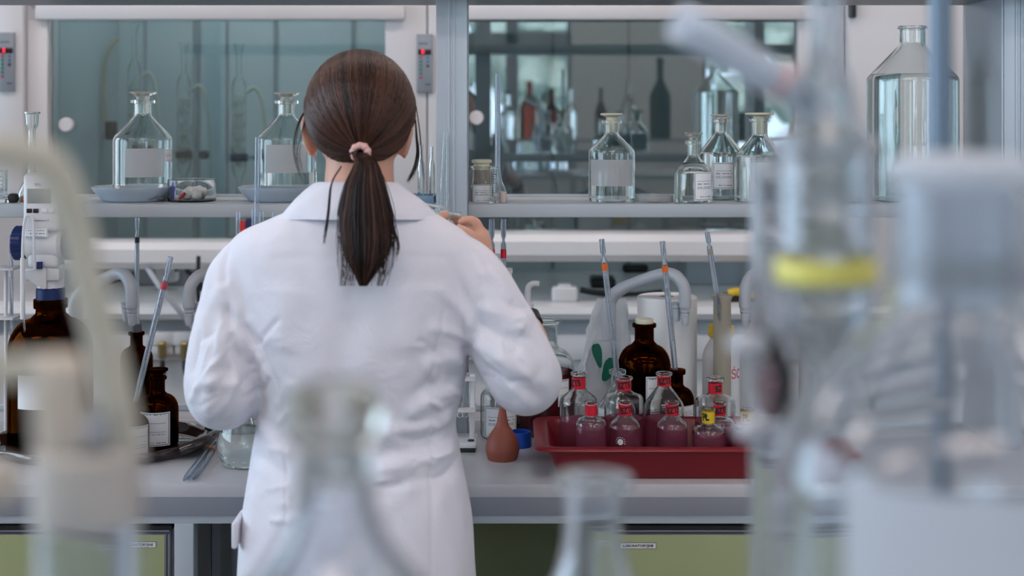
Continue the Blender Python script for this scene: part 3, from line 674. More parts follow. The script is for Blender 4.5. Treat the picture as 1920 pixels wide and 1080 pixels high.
# right shelf bottles
_, s, z, rn, off = bottle('reagent_bottle', 'lone clear stoppered bottle with blank label on the right shelf', 'bottle', 1147, ZS, 281, 252, 232, 225, 87, 27, 37, Yc=2.69, liquid=322, stopper=dict(top=212, w=43, t=.0035, mat='cream'), labels=[(1108, 1186, 298, 347, 'label_clear', 'paper_label')])
t = thing('petri_dish', 'low petri dish with a brownish disc on the right shelf', 'dish', (X(1226, 2.68), 2.68, ZS)); R = 36*2.68/F
M().lathe(rp([(0, 0), (R, 0, .001), (R, .014, .001), (R-.0015, .014), (R-.0015, .0015), (0, .0015)], 2), 48).obj('dish', 'petri', t); M().cyl(.016, .002, .009, 24, (-.002, 0, 0), bev=.001).obj('sample', 'pinkcup', t)
m = M().tube([(R-.006, 0, .011), (R+.012, -.01, .012)], .004, 8); 
_, s, z, rn, off = bottle('reagent_bottle', 'smallest printed-label bottle at the left of the right shelf trio', 'bottle', 1300, ZS, 322, 294, 270, 263, 72, 23, 31, Yc=2.665, liquid=305, stopper=dict(top=248, w=36, t=.003), labels=[(1302, 1334, 321, 374, 'label_print', 'paper_label')])
_, s, z, rn, off = bottle('reagent_bottle', 'middle printed-label bottle of the right shelf trio', 'bottle', 1352, ZS, 285, 251, 229, 223, 82, 27, 36, Yc=2.755, liquid=285, stopper=dict(top=214, w=40, t=.003), labels=[(1337, 1376, 303, 352, 'label_print', 'paper_label')])
_, s, z, rn, off = bottle('reagent_bottle', 'right printed-label bottle of the trio with broad flat stopper', 'bottle', 1424, ZS, 290, 255, 228, 222, 92, 30, 38, Yc=2.70, liquid=290, stopper=dict(top=211, w=54, t=.004, mat='cream'), labels=[(1409, 1452, 304, 358, 'label_print', 'paper_label')])
_, s, z, rn, off = bottle('aspirator_bottle', 'very large clear bottle at the right end of the shelf', 'bottle', 1711, ZS, 146, 83, 54, 49, 168, 47, 55, Yc=2.72, liquid=140, t=.003, mat='glass')
# ================================================================== BENCH THINGS, LEFT
ZB_ = ZB
# oval brown tray
Yc = 2.515; t = thing('oval_tray', 'glossy dark brown oval tray under the amber bottles', 'tray', (X(188, Yc), Yc, ZB)); A, B_ = .192, .143
m = M(); n = 72; prof = [(.90, .0), (.94, .004), (1.0, .020), (1.035, .022), (1.04, .017), (1.01, .012), (.96, .0), (.90, -.0005)]
vs = []; 
sec = [(0, .004), (.88, .004), (.93, .007), (.985, .019), (1.02, .0225), (1.045, .020), (1.045, .014), (1.0, .011), (.95, .0005), (.88, 0), (0, 0)]
ring = []
for q, zq in sec:
    if q == 0: ring.append((len(vs), 1)); vs.append((0, 0, zq)); continue
    ring.append((len(vs), n))
    for k in range(n):
        a = 2*math.pi*k/n; sc = 1+.02*math.sin(a*12) if q > 1.01 else 1; vs.append((A*q*sc*math.cos(a), B_*q*sc*math.sin(a), zq))
fs = []
for (a, na), (b, nb) in zip(ring, ring[1:]):
    for k in range(n):
        k2 = (k+1) % n
        if na == 1: fs.append((a, b+k2, b+k))
        elif nb == 1: fs.append((a+k, a+k2, b))
        else: fs.append((a+k, a+k2, b+k2, b+k))
m.add(vs, fs); m.obj('tray_body', 'brown_tray', t, ang=60)
M().tube(spline([(A*.86, -.09, .018), (A*1.0, -.075, .026), (A*1.09, -.04, .03), (A*1.1, .02, .03), (A*1.02, .07, .025), (A*.92, .085, .018)], 6), .009, 12, flat=.8).obj('handle', 'brown_tray', t)
ZTR = ZB+.0045
# amber bottles
bottle('amber_bottle', 'amber bottle with grey rubber stopper behind the brown tray', 'bottle', 256, ZB, 672, 648, 628, 622, 60, 23, 30, Yc=2.71, mat='amber', dome=True, t=.003, liquid=680, liq='amber_dark', stopper=dict(kind='plug', top=608, w=20, mat='greyrubber'))
bottle('amber_bottle', 'stoppered amber bottle with paper label at right of brown tray', 'bottle', 296, ZTR, 768, 735, 711, 705, 76, 26, 33, Yc=2.53, mat='amber', dome=True, t=.003, liquid=780, liq='amber_dark', stopper=dict(top=690, w=38, t=.005, mat='amber_dark'), labels=[(259, 318, 766, 828, 'label_sparse', 'paper_label')])
bottle('amber_bottle', 'small open amber bottle with a pipette, front of brown tray', 'bottle', 250, ZTR, 800, 776, 757, 752, 58, 24, 30, Yc=2.46, mat='amber', dome=True, t=.003, liquid=810, liq='amber_dark', labels=[(225, 277, 794, 856, 'label_sparse', 'paper_label')])
bottle('amber_bottle', 'big amber bottle carrying the blue and white burette', 'bottle', 95, ZTR, 655, 588, 577, 560, 154, 54, 62, Yc=2.55, mat='amber', dome=True, t=.004, liquid=640, liq='amber_dark', labels=[(38, 131, 690, 752, 'label_plain', 'paper_label')], rdome=.05)
# pipettes
def pipette(name, label, top, bot, r, band, group='graduated glass pipettes', marks=(.35, .92), side=True):
    """top and bot points; the band sits near the constriction"""
    top, bot = Vector(top), Vector(bot); L_ = (top-bot).length
    t = thing(name, label, 'pipette', bot, group); q = Vector((0, 0, 1)).rotation_difference((top-bot).normalized())
    t.rotation_mode = 'QUATERNION'; t.rotation_quaternion = q
    r0 = r*1.05; ps = [(0, .45), (L_*.05, .8), (L_*.10, 1), (L_*.87, 1), (L_*.885, .55), (L_*.9, .55), (L_*.915, .95), (L_, .95)]
    M().tube([(0, 0, a) for a, b in ps], [r0*b for a, b in ps], 16, hollow=.55).obj('tube', 'pipglass', t, ang=60)
    M().lathe([(r0*1.03, L_*.80), (r0*1.08, L_*.80), (r0*1.08, L_*.845), (r0*1.03, L_*.845)], 16).obj('colour_band', band, t, ang=30)
    m = M(); n = 46
    for k in range(n):
        zz_ = L_*(marks[0]+(marks[1]-.12-marks[0])*k/n); w = 55 if k % 5 == 0 else 28; R = r0*1.02
        vs = []
        for i in range(5):
            a = math.radians(-90-w*.3+w*i/4); vs += [(R*math.cos(a), R*math.sin(a), zz_), (R*math.cos(a), R*math.sin(a), zz_+.0007)]
        m.add(vs, [(2*i, 2*i+2, 2*i+3, 2*i+1) for i in range(4)])
    zz_ = L_*.60; m2 = [(-.0018, .0075), (.0018, .0075), (.0018, 0), (-.0018, 0)]
    m.obj('scale_marks', 'ink', t, fix=False)
    return t
pipette('glass_pipette', 'leaning pipette with red band in the small amber bottle', W(320, 482, 2.43), W(249, 775, 2.462), .0052, 'btn_red')
pipette('glass_pipette', 'upright pipette standing in the grey-stoppered amber bottle', W(257, 409, 2.71), W(257, 640, 2.71), .0042, 'black')
pipette('glass_pipette', 'pipette with orange band leaning in the clear frosted-neck bottle', W(1128, 449, 2.56), W(1161, 735, 2.585), .0052, 'orange')
pipette('glass_pipette', 'pipette with orange band leaning in the small amber bottle', W(1242, 453, 2.58), W(1270, 735, 2.605), .0052, 'orange')
pipette('glass_pipette', 'milky pipette sticking out of the tall plastic cylinder', W(1326, 436, 2.63), W(1357, 640, 2.66), .0050, 'natural')
for k, (a, b, lb) in enumerate((((345, 906), (399, 836), 'glass pipette lying on the worktop, nearer the tray'), ((363, 903), (405, 838), 'glass pipette lying on the worktop, nearer the flask'))):
    pa, pb = W(a[0], a[1], YF(a[1], ZB)), W(b[0], b[1], YF(b[1], ZB)); pa.z = pb.z = ZB+.0052
    rod = pipette('glass_pipette', lb, pb, pa, .0045, 'orange')
# digital burette
Yc = 2.55; s = Yc/F; cx = 95
t = thing('bottle_burette', 'white digital burette with blue knobs on the big amber bottle', 'burette', (X(cx, Yc), Yc, Z(575, Yc))); z_ = lambda py: Z(py, Yc)-Z(575, Yc); x_ = lambda px: (px-cx)*s
m = M().cyl(27*s, z_(573), z_(538), 12, bev=.003); m.obj('screw_collar', 'navy', t)
M().lathe(rp([(0, z_(540)), (24*s, z_(540)), (25*s, z_(492), .004), (0, z_(490))], 3), 32, (0, 0, 0)).obj('neck', 'burette', t)
m = M(); m.box(x_(55), x_(121), -.030, -.002, z_(523), z_(500), .003); 
vs = [(x_(55), -.034, z_(512)), (x_(90), -.034, z_(537)), (x_(98), -.034, z_(537)), (x_(98), -.034, z_(498)), (x_(55), -.034, z_(505))]; vs2 = [(a, -.0, c) for a, b, c in vs]; n = 5
m.add(vs+vs2, [(0, 1, 2, 3, 4), (9, 8, 7, 6, 5)]+[(k, (k+1) % n, n+(k+1) % n, n+k) for k in range(n)]); m.obj('spout_holder', 'burgrey', t)
M().cyl(33*s, 0, x_(123)-x_(53), 48, (x_(53), -.004, z_(455)), (1, 0, 0), bev=.006).obj('pump_housing', 'burette', t)
hd = M().box(x_(57), x_(126), -.042, .02, z_(430), z_(323), .008, 3).obj('head', 'burette', t)
M().box(x_(60), x_(118), -.030, .022, z_(500), z_(425), .010, 3).obj('body', 'burette', t)
for px, sg in ((51, -1), (125, 1)):
    kn = M().cyl(31*s, 0, .021, 40, (x_(px), -.005, z_(455)), (sg, 0, 0), bev=.003).obj('knob', 'navy', t)
    m = M()
    for k in range(24):
        a = 2*math.pi*k/24; c = Vector((x_(px)+sg*.011, -.005+31*s*math.cos(a), z_(455)+31*s*math.sin(a))); m.box(c.x-.008, c.x+.008, c.y-.0011, c.y+.0011, c.z-.0011, c.z+.0011)
    m.obj('grip_ridges', 'navy', kn, smooth=False)
M().box(x_(66), x_(110), -.0435, -.041, z_(378), z_(351), .001).obj('display', 'lcd', hd)
for px, mt in ((70, 'black'), (82, 'black'), (99, 'white'), (111, 'white')): M().box(x_(px-5), x_(px+5), -.044, -.041, z_(396), z_(388), .001).obj('button', mt, hd)
text_flat('Wi', .008, (x_(86), -.0425, z_(344)), 'ink', 'brand_lettering', hd, 1.3)
text_flat('Continuous E', .0052, (x_(90), -.0425, z_(410)), 'ink', 'model_lettering', hd, 1.1)
o = M(); Yq = -.0415; lb = M().add([(x_(58), Yq, z_(441)), (x_(104), Yq, z_(441)), (x_(104), Yq, z_(424)), (x_(58), Yq, z_(424))], [(0, 1, 2, 3)]).obj('sticker', 'sticker', t, fix=False); uvify(lb.data, [0, 1, 1, 0], [0, 0, 1, 1])
M().tube(spline([(x_(62), -.048, z_(590)), (x_(61), -.052, z_(500)), (x_(62), -.052, z_(440)), (x_(66), -.052, z_(405)), (x_(73), -.05, z_(400)), (x_(79), -.049, z_(408)), (x_(80), -.047, z_(440)), (x_(79), -.04, z_(500))], 8), .0026, 10).obj('discharge_tube', 'burette', t)
M().tube([(x_(61), -.052, z_(590)), (x_(61), -.052, z_(478))], .0042, 12).obj('tube_sleeve', 'burette', t)
M().tube(spline([(x_(62), -.05, z_(588)), (x_(66), -.054, z_(620)), (x_(69), -.06, z_(655))], 6), .0018, 8).obj('tip', 'frost', t)
M().cyl(.0055, z_(500), z_(487), 16, (x_(86), -.034, 0)).obj('valve', 'navy', t)
# pipette rack at the left edge
Yc = 2.60; t = thing('pipette_rack', 'tall white pipette rack at the left edge of the bench', 'rack', (X(2, Yc), Yc, ZB)); s = Yc/F
for px in (-28, 11): M().cyl(.0035, 0, Z(500, Yc)-ZB, 12, (X(px, Yc)-X(2, Yc), 0, 0)).obj('post', 'white', t)
for py in (500, 592, 838):
    M().box(-.045, X(35, Yc)-X(2, Yc), -.03, .03, Z(py+4, Yc)-ZB, Z(py, Yc)-ZB, .001).obj('plate', 'white', t)
pipette('glass_pipette', 'thin pipette standing in the rack at the left edge', W(21, 440, Yc), W(23, 838, Yc)+Vector((0, 0, .003)), .0032, 'white')
# glass flask behind the left sleeve
Yc = YF(885, ZB)+.045; t = thing('glass_flask', 'flat-bottomed clear flask half hidden by the coat', 'flask', (X(457, Yc), Yc, ZB)); s = Yc/F; zz = lambda py: Z(py, Yc)-ZB
prof = rp([(0, 0), (37*s, 0, .012), (51*s, zz(845), .022), (47*s, zz(805), .02), (24*s, zz(755), .02), (13*s, zz(725), .01), (13*s, zz(665))], 7)
M().lathe(prof+[(17*s, zz(665)), (17*s, zz(661)), (11*s, zz(661))]+offset(prof, .0016)[::-1][1:], 48).obj('vessel', 'glass', t, ang=60)
M().lathe(clip(offset(prof, .001), zz(805)), 48).obj('liquid', 'water', t)
# polypropylene swan-neck taps
def swan(px, mir, label):
    Y = 2.765; s = Y/F; t = thing('swan_neck_tap', label, 'tap', (X(px, Y), Y, ZB)); d = -1 if mir else 1; zz = lambda py: Z(py, Y)-ZB
    P = [(0, 0, 0), (0, 0, zz(680)), (0, 0, zz(585)), (d*4*s, 0, zz(560)), (d*22*s, 0, zz(541)), (d*60*s, 0, zz(521)), (d*98*s, 0, zz(506)), (d*118*s, 0, zz(507)), (d*132*s, 0, zz(524)), (d*135*s, 0, zz(548)), (d*135*s, 0, zz(562))]
    P = [(x*(1-.03*abs(x)/(135*s)), -.10*min(1, abs(x)/(135*s))**1.2 if abs(x) > .001 else 0, z_) for x, y, z_ in P]
    sp = spline(P, 6); n = len(sp); M().tube(sp, [s*(15-4*min(1, i/(n*.45))) for i in range(n)], 20).obj('neck', 'greyplastic', t)
    z1 = zz(562); pr = [(0, z1)]
    for k in range(5): a = z1-k*7*s; r = (10.5-k*1.0)*s; pr += [(r, a), (r*.82, a-5.5*s)]
    pr += [(0, z1-35*s)]; M().lathe(pr, 20, (d*131*s, -.10, 0)).obj('nozzle', 'greyplastic', t)
    pr2 = [(r, a+6*s) for r, a in pr[1:-1]]; M().lathe([(0, z1)]+pr2+[(0, z1-29*s)], 20, (d*117*s, -.085, 0)).obj('nozzle', 'greyplastic', t)
    M().lathe(rp([(0, 0), (26*s, 0), (26*s, .006, .002), (18*s, .014, .003), (18*s, .03), (0, .03)], 3), 28).obj('foot', 'greyplastic', t)
swan(142, 0, 'grey swan-neck tap between the big amber bottle and the pipettes'); swan(507, 1, 'grey swan-neck tap hidden behind the left shoulder'); swan(1142, 0, 'grey swan-neck tap arching over the big brown bottle'); swan(1512, 1, 'grey swan-neck tap behind the foreground glass at right')
# racks with pipettes left and right of the woman
def rack(px, Y, label, plates, wpx, hgt):
    t = thing('test_tube_rack', label, 'rack', (X(px, Y), Y, ZB)); w = wpx/2*Y/F
    M().box(-w, w, -.035, .035, 0, .008, .001).obj('foot_strip', 'black', t)
    M().box(-w-.002, w+.002, -.037, .037, .008, .018, .002).obj('base_plate', 'white', t)
    for py in plates: zz_ = Z(py, Y)-ZB; M().box(-w, w, -.03, .03, zz_-.004, zz_, .001).obj('tube_plate', 'white', t)
    for sx in (-1, 1):
        M().box(sx*(w-.006)-.005, sx*(w-.006)+.005, -.005, .005, .016, hgt, .002).obj('side_post', 'white', t)
        M().cyl(.006, .016, .02, 12, (sx*(w-.008), -.022, 0)).obj('screw', 'black', t)
    return t
rack(838, 2.52, 'white test tube rack showing beside the waist of the coat', (763, 705), 108, .135)
for k, px in enumerate((862, 872)):
    a = W(px, 765, 2.52); a.z = ZB+.055
    o = M(); H = .10; r = .0075*.9
    M_ = rp([(0, 0), (r*.8, .001, .004), (r, .008, .004), (r, H)], 4)
    tt = tag(M().lathe(M_+[(r*1.15, H), (r*.88, H)]+offset(M_, .0008)[::-1][1:], 24).obj('test_tube', 'glass', None, ang=60, loc=a), ('test tube in the white rack, nearer the coat', 'test tube in the white rack, nearer its side post')[k], 'test tube')
rack(492, 2.50, 'white pipette rack hidden behind the left shoulder', (700, 560), 110, .24)
for k, (px, py, Y, r) in enumerate(((446, 398, 2.49, .0036), (475, 391, 2.51, .0034), (490, 397, 2.52, .0040), (514, 398, 2.49, .0036))):
    rod_tube('glass_pipette', ('upright pipette left of the blue cap behind the shoulder', 'upright pipette right of the blue cap behind the shoulder', 'upright pipette just right of the tall glass tube', 'upright pipette nearest the collar behind the shoulder')[k], W(px, 820, Y), W(px, py, Y), r, 'pipette', hollow=.6)
t = thing('pump_pipettor', 'red and blue pipettor top peeking over the left shoulder', 'pipettor', (X(462, 2.60), 2.60, ZB)); zt = Z(410, 2.6)-ZB
M().box(-.011, -.001, -.004, .004, zt-.05, zt-.004, .001).obj('red_end', 'red', t); M().box(.0, .012, -.005, .005, zt-.05, zt, .001).obj('blue_end', 'navy', t); M().box(-.009, .01, -.004, .004, 0, zt-.045, .002).obj('body', 'white', t)
for k, (px, tp, r) in enumerate(((922, 405, .0055), (933, 470, .0045), (944, 405, .0050))):
    pipette('glass_pipette', ('upright glass pipette beside the raised wrist', 'shorter pipette between the two upright ones by the wrist', 'upright glass pipette nearest the hood rail, by the wrist')[k], W(px, tp+6, 2.70), Vector((X(px, 2.70), 2.70, ZB+.022)), r, 'redtape')
rack(938, 2.70, 'white pipette stand mostly hidden behind the right sleeve', (505, 640), 46, .30)
for k, (a, b) in enumerate((((834, 246), (812, 700)), ((839, 243), (840, 700)))):
    o = M().tube([W(b[0], b[1], 2.57), W(a[0]+(b[0]-a[0])*.03, a[1]+14, 2.57), W(*a, 2.57)], [.0048, .0036, .0012], 14, hollow=.7)
    tag(o.obj('glass_pipette', 'glass', None, ang=60), ('slanting glass pipette tip in front of the column', 'upright glass pipette tip in front of the column')[k], 'pipette')

# ================================================================== BENCH THINGS, RIGHT
Yc = 2.44; s = Yc/F; t = thing('rubber_bulb', 'terracotta red rubber pipette bulb on the worktop', 'bulb', (X(942, Yc), Yc, ZB)); zz = lambda py: Z(py, Yc)-ZB
pr = [(0, 0), (14*s, 0), (24*s, zz(866)), (31*s, zz(848)), (31.5*s, zz(836)), (27*s, zz(820)), (19*s, zz(807)), (12*s, zz(796)), (8.5*s, zz(780)), (6*s, zz(765)), (4.5*s, zz(757)), (2.5*s, zz(757)), (2*s, zz(770)), (0, zz(771))]
sp = [(p.x, p.z) for p in spline([(a, 0, b) for a, b in pr[1:-3]], 4)]; M().lathe([(0, .0005)]+sp+pr[-3:], 40, (0, 0, 0)).obj('bulb_body', 'bulb', t, ang=50)
t.rotation_euler[1] = math.radians(0)
Yc = 2.53; s = Yc/F; t = thing('bottle_cap', 'bright blue screw cap lying open behind the rubber bulb', 'cap', (X(976, Yc), Yc, ZB)); r = 20.5*s
m = M().lathe(rp([(0, 0), (r, 0, .002), (r, .028, .001), (r-.002, .028), (r-.002, .003), (0, .003)], 3), 48); m.obj('shell', 'blue', t); M().lathe([(r*.55, .003), (r*.58, .003), (r*.58, .024), (r*.55, .024)], 32).obj('inner_ring', 'blue', t, ang=30)
bottle('reagent_bottle', 'clear bottle with wrapped printed label under the right sleeve', 'bottle', 936, ZB, 745, 722, 700, 694, 71, 26, 32, Yc=2.61, dome=True, labels=[(909, 968, 757, 814, 'label_print', 'paper_label')])
bottle('reagent_bottle', 'frosted-neck bottle of dark pink liquid behind the sleeve', 'bottle', 1024, ZB, 695, 648, 606, 599, 108, 42, 56, Yc=2.64, dome=True, t=.0025, liquid=695, liq='pinkdark', labels=[(1046, 1066, 703, 752, 'label_sparse', 'paper_label')], rdome=.035)
bottle('amber_bottle', 'big dark brown bottle with cream stopper behind the red tray', 'bottle', 1208, ZB, 690, 640, 613, 606, 100, 36, 45, Yc=2.675, mat='amber', dome=True, t=.003, liquid=700, liq='amber_dark', stopper=dict(kind='plug', top=597, w=34, mat='cream'), labels=[(1211, 1250, 697, 765, 'label_sparse', 'paper_label')], rdome=.04)
bottle('amber_bottle', 'small open amber bottle with a pipette, right of the big one', 'bottle', 1269, ZB, 752, 722, 701, 692, 65, 24, 33, Yc=2.605, mat='amber', dome=True, t=.003, liquid=745, liq='amber_dark', labels=[(1280, 1300, 755, 785, 'label_print', 'paper_label')])
bottle('reagent_bottle', 'clear frosted-neck bottle with a pipette behind the tray', 'bottle', 1158, ZB, 765, 722, 701, 693, 76, 24, 32, Yc=2.585, mat='glass', labels=[(1122, 1134, 760, 800, 'label_print', 'paper_label')])
# tall plastic cylinder
Yc = 2.665; s = Yc/F; t = thing('plastic_cylinder', 'tall milky plastic measuring cylinder behind the red tray', 'cylinder', (X(1354, Yc), Yc, ZB)); H = Z(553, Yc)-ZB; r = 16.5*s
M().lathe(rp([(0, 0), (r*1.7, 0, .002), (r*1.7, .006, .002), (r, .014, .004), (r, H-.012), (r*1.22, H, .001), (r-.002, H), (r-.002, .018), (0, .017)], 3), 36).obj('tube', 'natural', t, ang=60)
M().add([(-r*1.15, 0, H), (-r*1.45, 0, H-.001), (-r*.95, 0, H-.012), (-r*.9, -.006, H-.001), (-r*.9, .006, H-.001)], [(0, 1, 3), (0, 4, 1), (1, 2, 3), (1, 4, 2)]).obj('spout', 'natural', t, smooth=False)
# white squeeze bottle with red writing
Yc = 2.735; s = Yc/F; t = thing('squeeze_bottle', 'white plastic bottle with yellow cap and red writing', 'bottle', (X(1352, Yc), Yc, ZB)); zz = lambda py: Z(py, Yc)-ZB; R = 35*s
M().lathe(rp([(0, 0), (R, 0, .006), (R, zz(660), .02), (20*s, zz(634), .008), (20*s, zz(630)), (0, zz(630))], 6), 40).obj('body', 'burette', t)
M().cyl(24*s, zz(632), zz(608), 32, bev=.003).obj('cap', 'yellow', t)
text_wrap('ŚC', .026, R+.0006, zz(697), -90+44, 'red', 'lettering', t, .8)
t = thing('plastic_jug', 'translucent white jug at the right of the red-lettered bottle', 'jug', (X(1421, 2.77), 2.77, ZB)); R = .036
M().lathe(rp([(0, 0), (R, 0, .006), (R, .14, .03), (.014, .18, .01), (.014, .20), (0, .20)], 5), 36).obj('body', 'film', t); M().cyl(.016, .198, .215, 24, bev=.002).obj('cap', 'white', t)
# paper roll
Yc = 2.765; s = Yc/F; t = thing('paper_roll', 'white embossed paper towel roll standing behind the brown bottle', 'paper roll', (X(1252, Yc), Yc+.012, ZB)); H = Z(556, Yc)-ZB; R = 56*s
M().lathe(rp([(R*.28, 0), (R, 0, .002), (R, H, .004), (R*.28, H, .001), (R*.28, 0)], 3), 56).obj('roll', 'paper', t, ang=50); M().lathe([(R*.25, .001), (R*.28, .001), (R*.28, H-.002), (R*.25, H-.002)], 32).obj('core', 'greyrubber', t, ang=30)
# clear film bag with green print
def film_bag(px=1146, Yb=2.812, top=562, bw=.052, green=False, label='crumpled clear plastic bag standing behind the grey tap'):
    Y = 2.80; t = thing('film_bag', label, 'bag', (X(px, Yb), Yb, ZB))
    rnd = random.Random(2); m = M(); n = 48; rows = 26; vs = []
    H = Z(top, Y)-ZB
    for j in range(rows+1):
        q = j/rows; zz_ = H*q; wr = (bw if q < .55 else bw*(1-(q-.55)*1.15))+.004*math.sin(q*9); dr = .022*(1-.5*q)
        for k in range(n):
            a = 2*math.pi*k/n; nz = 1+.22*noise.noise(Vector((math.cos(a)*2.1, math.sin(a)*2.1, q*6)))+.12*noise.noise(Vector((math.cos(a)*6, math.sin(a)*6, q*16)))
            vs.append((wr*nz*math.cos(a)-.018*(1-q), dr*nz*math.sin(a), zz_))
    fs = [(j*n+k, j*n+(k+1) % n, (j+1)*n+(k+1) % n, (j+1)*n+k) for j in range(rows) for k in range(n)]+[tuple(range(n))[::-1], tuple(rows*n+k for k in range(n))]
    m.add(vs, fs); m.obj('film', 'film', t, ang=25)
    def blot(cx, cy, rx, ry, rot):
        V = []; q = 18
        for k in range(q):
            a = 2*math.pi*k/q; rr = 1+.15*math.sin(3*a); x, z_ = rx*rr*math.cos(a), ry*rr*math.sin(a); V.append((cx+x*math.cos(rot)-z_*math.sin(rot), -.031, cy+x*math.sin(rot)+z_*math.cos(rot)))
        V2 = [(x, y+.002, z_) for x, y, z_ in V]
        M().add(V+V2, [tuple(range(q)), tuple(range(q, 2*q))[::-1]]+[(k, (k+1) % q, q+(k+1) % q, q+k) for k in range(q)]).obj('green_print', 'grnblob', t)
    if not green: return
    bx = X(px, Yb)
    blot(X(1120, 2.69)-bx, Z(663, 2.69)-ZB, .009, .024, .2); blot(X(1143, 2.69)-bx, Z(690, 2.69)-ZB, .014, .024, -.5)
film_bag(); film_bag(1133, 2.712, 625, .036, True, 'clear plastic bag with dark green print in front of the grey tap')

# ================================================================== RED TRAY AND SAMPLES
t = thing('red_tray', 'deep red plastic tray filled with sample bottles', 'tray', (X(1255, 2.39), 2.39, ZB))
bx, by = X(1255, 2.39), 2.39
zr_ = .058; XRL, XRR = .052-bx, .535-bx; y0, y1 = YF(839, ZB+zr_)-by+.004, 2.515-by
def tray_ring(x0, x1, ya, yb, z, r=.02, n=6):
    out = []
    for cx_, cy_, a0 in ((x1-r, yb-r, 0), (x0+r, yb-r, 90), (x0+r, ya+r, 180), (x1-r, ya+r, 270)):
        for k in range(n+1): a = math.radians(a0+90*k/n); out.append((cx_+r*math.cos(a), cy_+r*math.sin(a), z))
    return out
ins = lambda d, z, r=.02: tray_ring(XRL+d*1.6, XRR-d*1.6, y0+d, y1-d, z, r)
rings = [ins(.022, .003), ins(.018, .008), ins(.007, zr_-.004), ins(.004, zr_-.001), ins(-.002, zr_), ins(-.007, zr_-.002), ins(-.009, zr_-.006), ins(-.007, zr_-.0075), ins(.002, zr_-.006), ins(.005, zr_-.012), ins(.016, .004), ins(.020, 0)]
n = len(rings[0]); vs = [v for r in rings for v in r]; fs = [(j*n+k, j*n+(k+1) % n, (j+1)*n+(k+1) % n, (j+1)*n+k) for j in range(len(rings)-1) for k in range(n)]+[tuple(range(n))[::-1], tuple((len(rings)-1)*n+k for k in range(n))]
M().add(vs, fs).obj('tray_body', 'redtray', t, ang=50)
ZR = ZB+.0035
def sample(cx, Wd, Yc, shb, sht, top, wn, wr, tape, text, label, dome, level, pxt=None, tape_y=None):
    root, s, z, rn, off = bottle('sample_bottle', label, 'bottle', cx, ZR, shb, sht, top+5, top, Wd, wn, wr, Yc=Yc, dome=dome, t=.0018, liquid=level, liq='pink', group='sample bottles in the red tray', n=40)
    zt, zb = z(tape_y[0]), z(tape_y[1]); R = rn+.0005
    o = wrap_patch(R, zb, zt, 0, 360, tape, 'tape_band', root, 36); o.data.name = 'tape_band'
    if text: text_wrap(text, (zt-zb)*.80, R+.0004, (zt+zb)/2, -90+(pxt or 0), 'ink', 'handwriting', root, .72, .12, .045)
    return root
BZ = 'BZT5'
sample(1085, 72, 2.452, 748, 729, 698, 25, 31, 'redtape', BZ, 'tall red-taped sample bottle, leftmost in the back row', False, 786, -45, (707, 728))
sample(1170, 74, 2.452, 752, 732, 706, 26, 33, 'redtape', BZ, 'tall round-shouldered red-taped bottle, second in back row', True, 782, -5, (711, 731))
sample(1245, 75, 2.452, 757, 724, 698, 25, 31, 'redtape', BZ, 'tall sloping-shouldered red-taped bottle, tape tilted, third in back row', False, 784, 0, (703, 723))
sample(1341, 76, 2.456, 755, 738, 707, 26, 34, 'redtape', 'BZ', 'tall red-taped bottle nearest the milky cylinder', True, 788, 20, (717, 737))
sample(1108, 58, 2.355, 797, 779, 752, 22, 26, 'redtape', '', 'short red-taped bottle, leftmost in the front row', True, 802, 0, (758, 778))
sample(1172, 58, 2.355, 795, 778, 751, 24, 28, 'redtape', BZ, 'short red-taped bottle with round white mark, front row', False, 800, 15, (757, 778))
sample(1260, 58, 2.355, 795, 778, 752, 24, 28, 'redtape', BZ, 'short red-taped bottle, third in the front row', False, 800, 5, (757, 778))
sample(1328, 60, 2.342, 812, 794, 765, 23, 28, 'yellowtape', 'PŁ', 'short yellow-taped bottle in front of the red-taped ones', True, 815, -35, (769, 792))
sample(1349, 58, 2.394, 800, 779, 753, 22, 26, 'redtape', BZ, 'short red-taped bottle just behind the yellow-taped one', True, 805, 15, (758, 778))
sample(1402, 60, 2.345, 808, 793, 766, 24, 28, 'yellowtape', 'PŁ', 'yellow-taped bottle at the right beside the foreground glass', True, 810, -25, (770, 792))
# the round white mark etched on one bottle
for o in list(S.objects):
    if o.get('label', '').startswith('short red-taped bottle with round'):
        R = 29*2.355/F+.0006; m = M()
        def disc(cx_, cz_, r_, q=14):
            V = []
            for k in range(q):
                a = 2*math.pi*k/q; x = cx_+r_*math.cos(a); an = math.radians(-112)+x/R; V.append((R*math.cos(an), R*math.sin(an), cz_+r_*math.sin(a)))
            m.add(V, [tuple(range(q))])
        z0_ = Z(829, 2.33)-ZR; disc(0, z0_, .0052)
        for k in range(9): a = math.radians(-20+k*28); disc(.0078*math.cos(a), z0_+.0078*math.sin(a), .0010, 8)
        m.obj('etched_mark', 'white', o, fix=False)
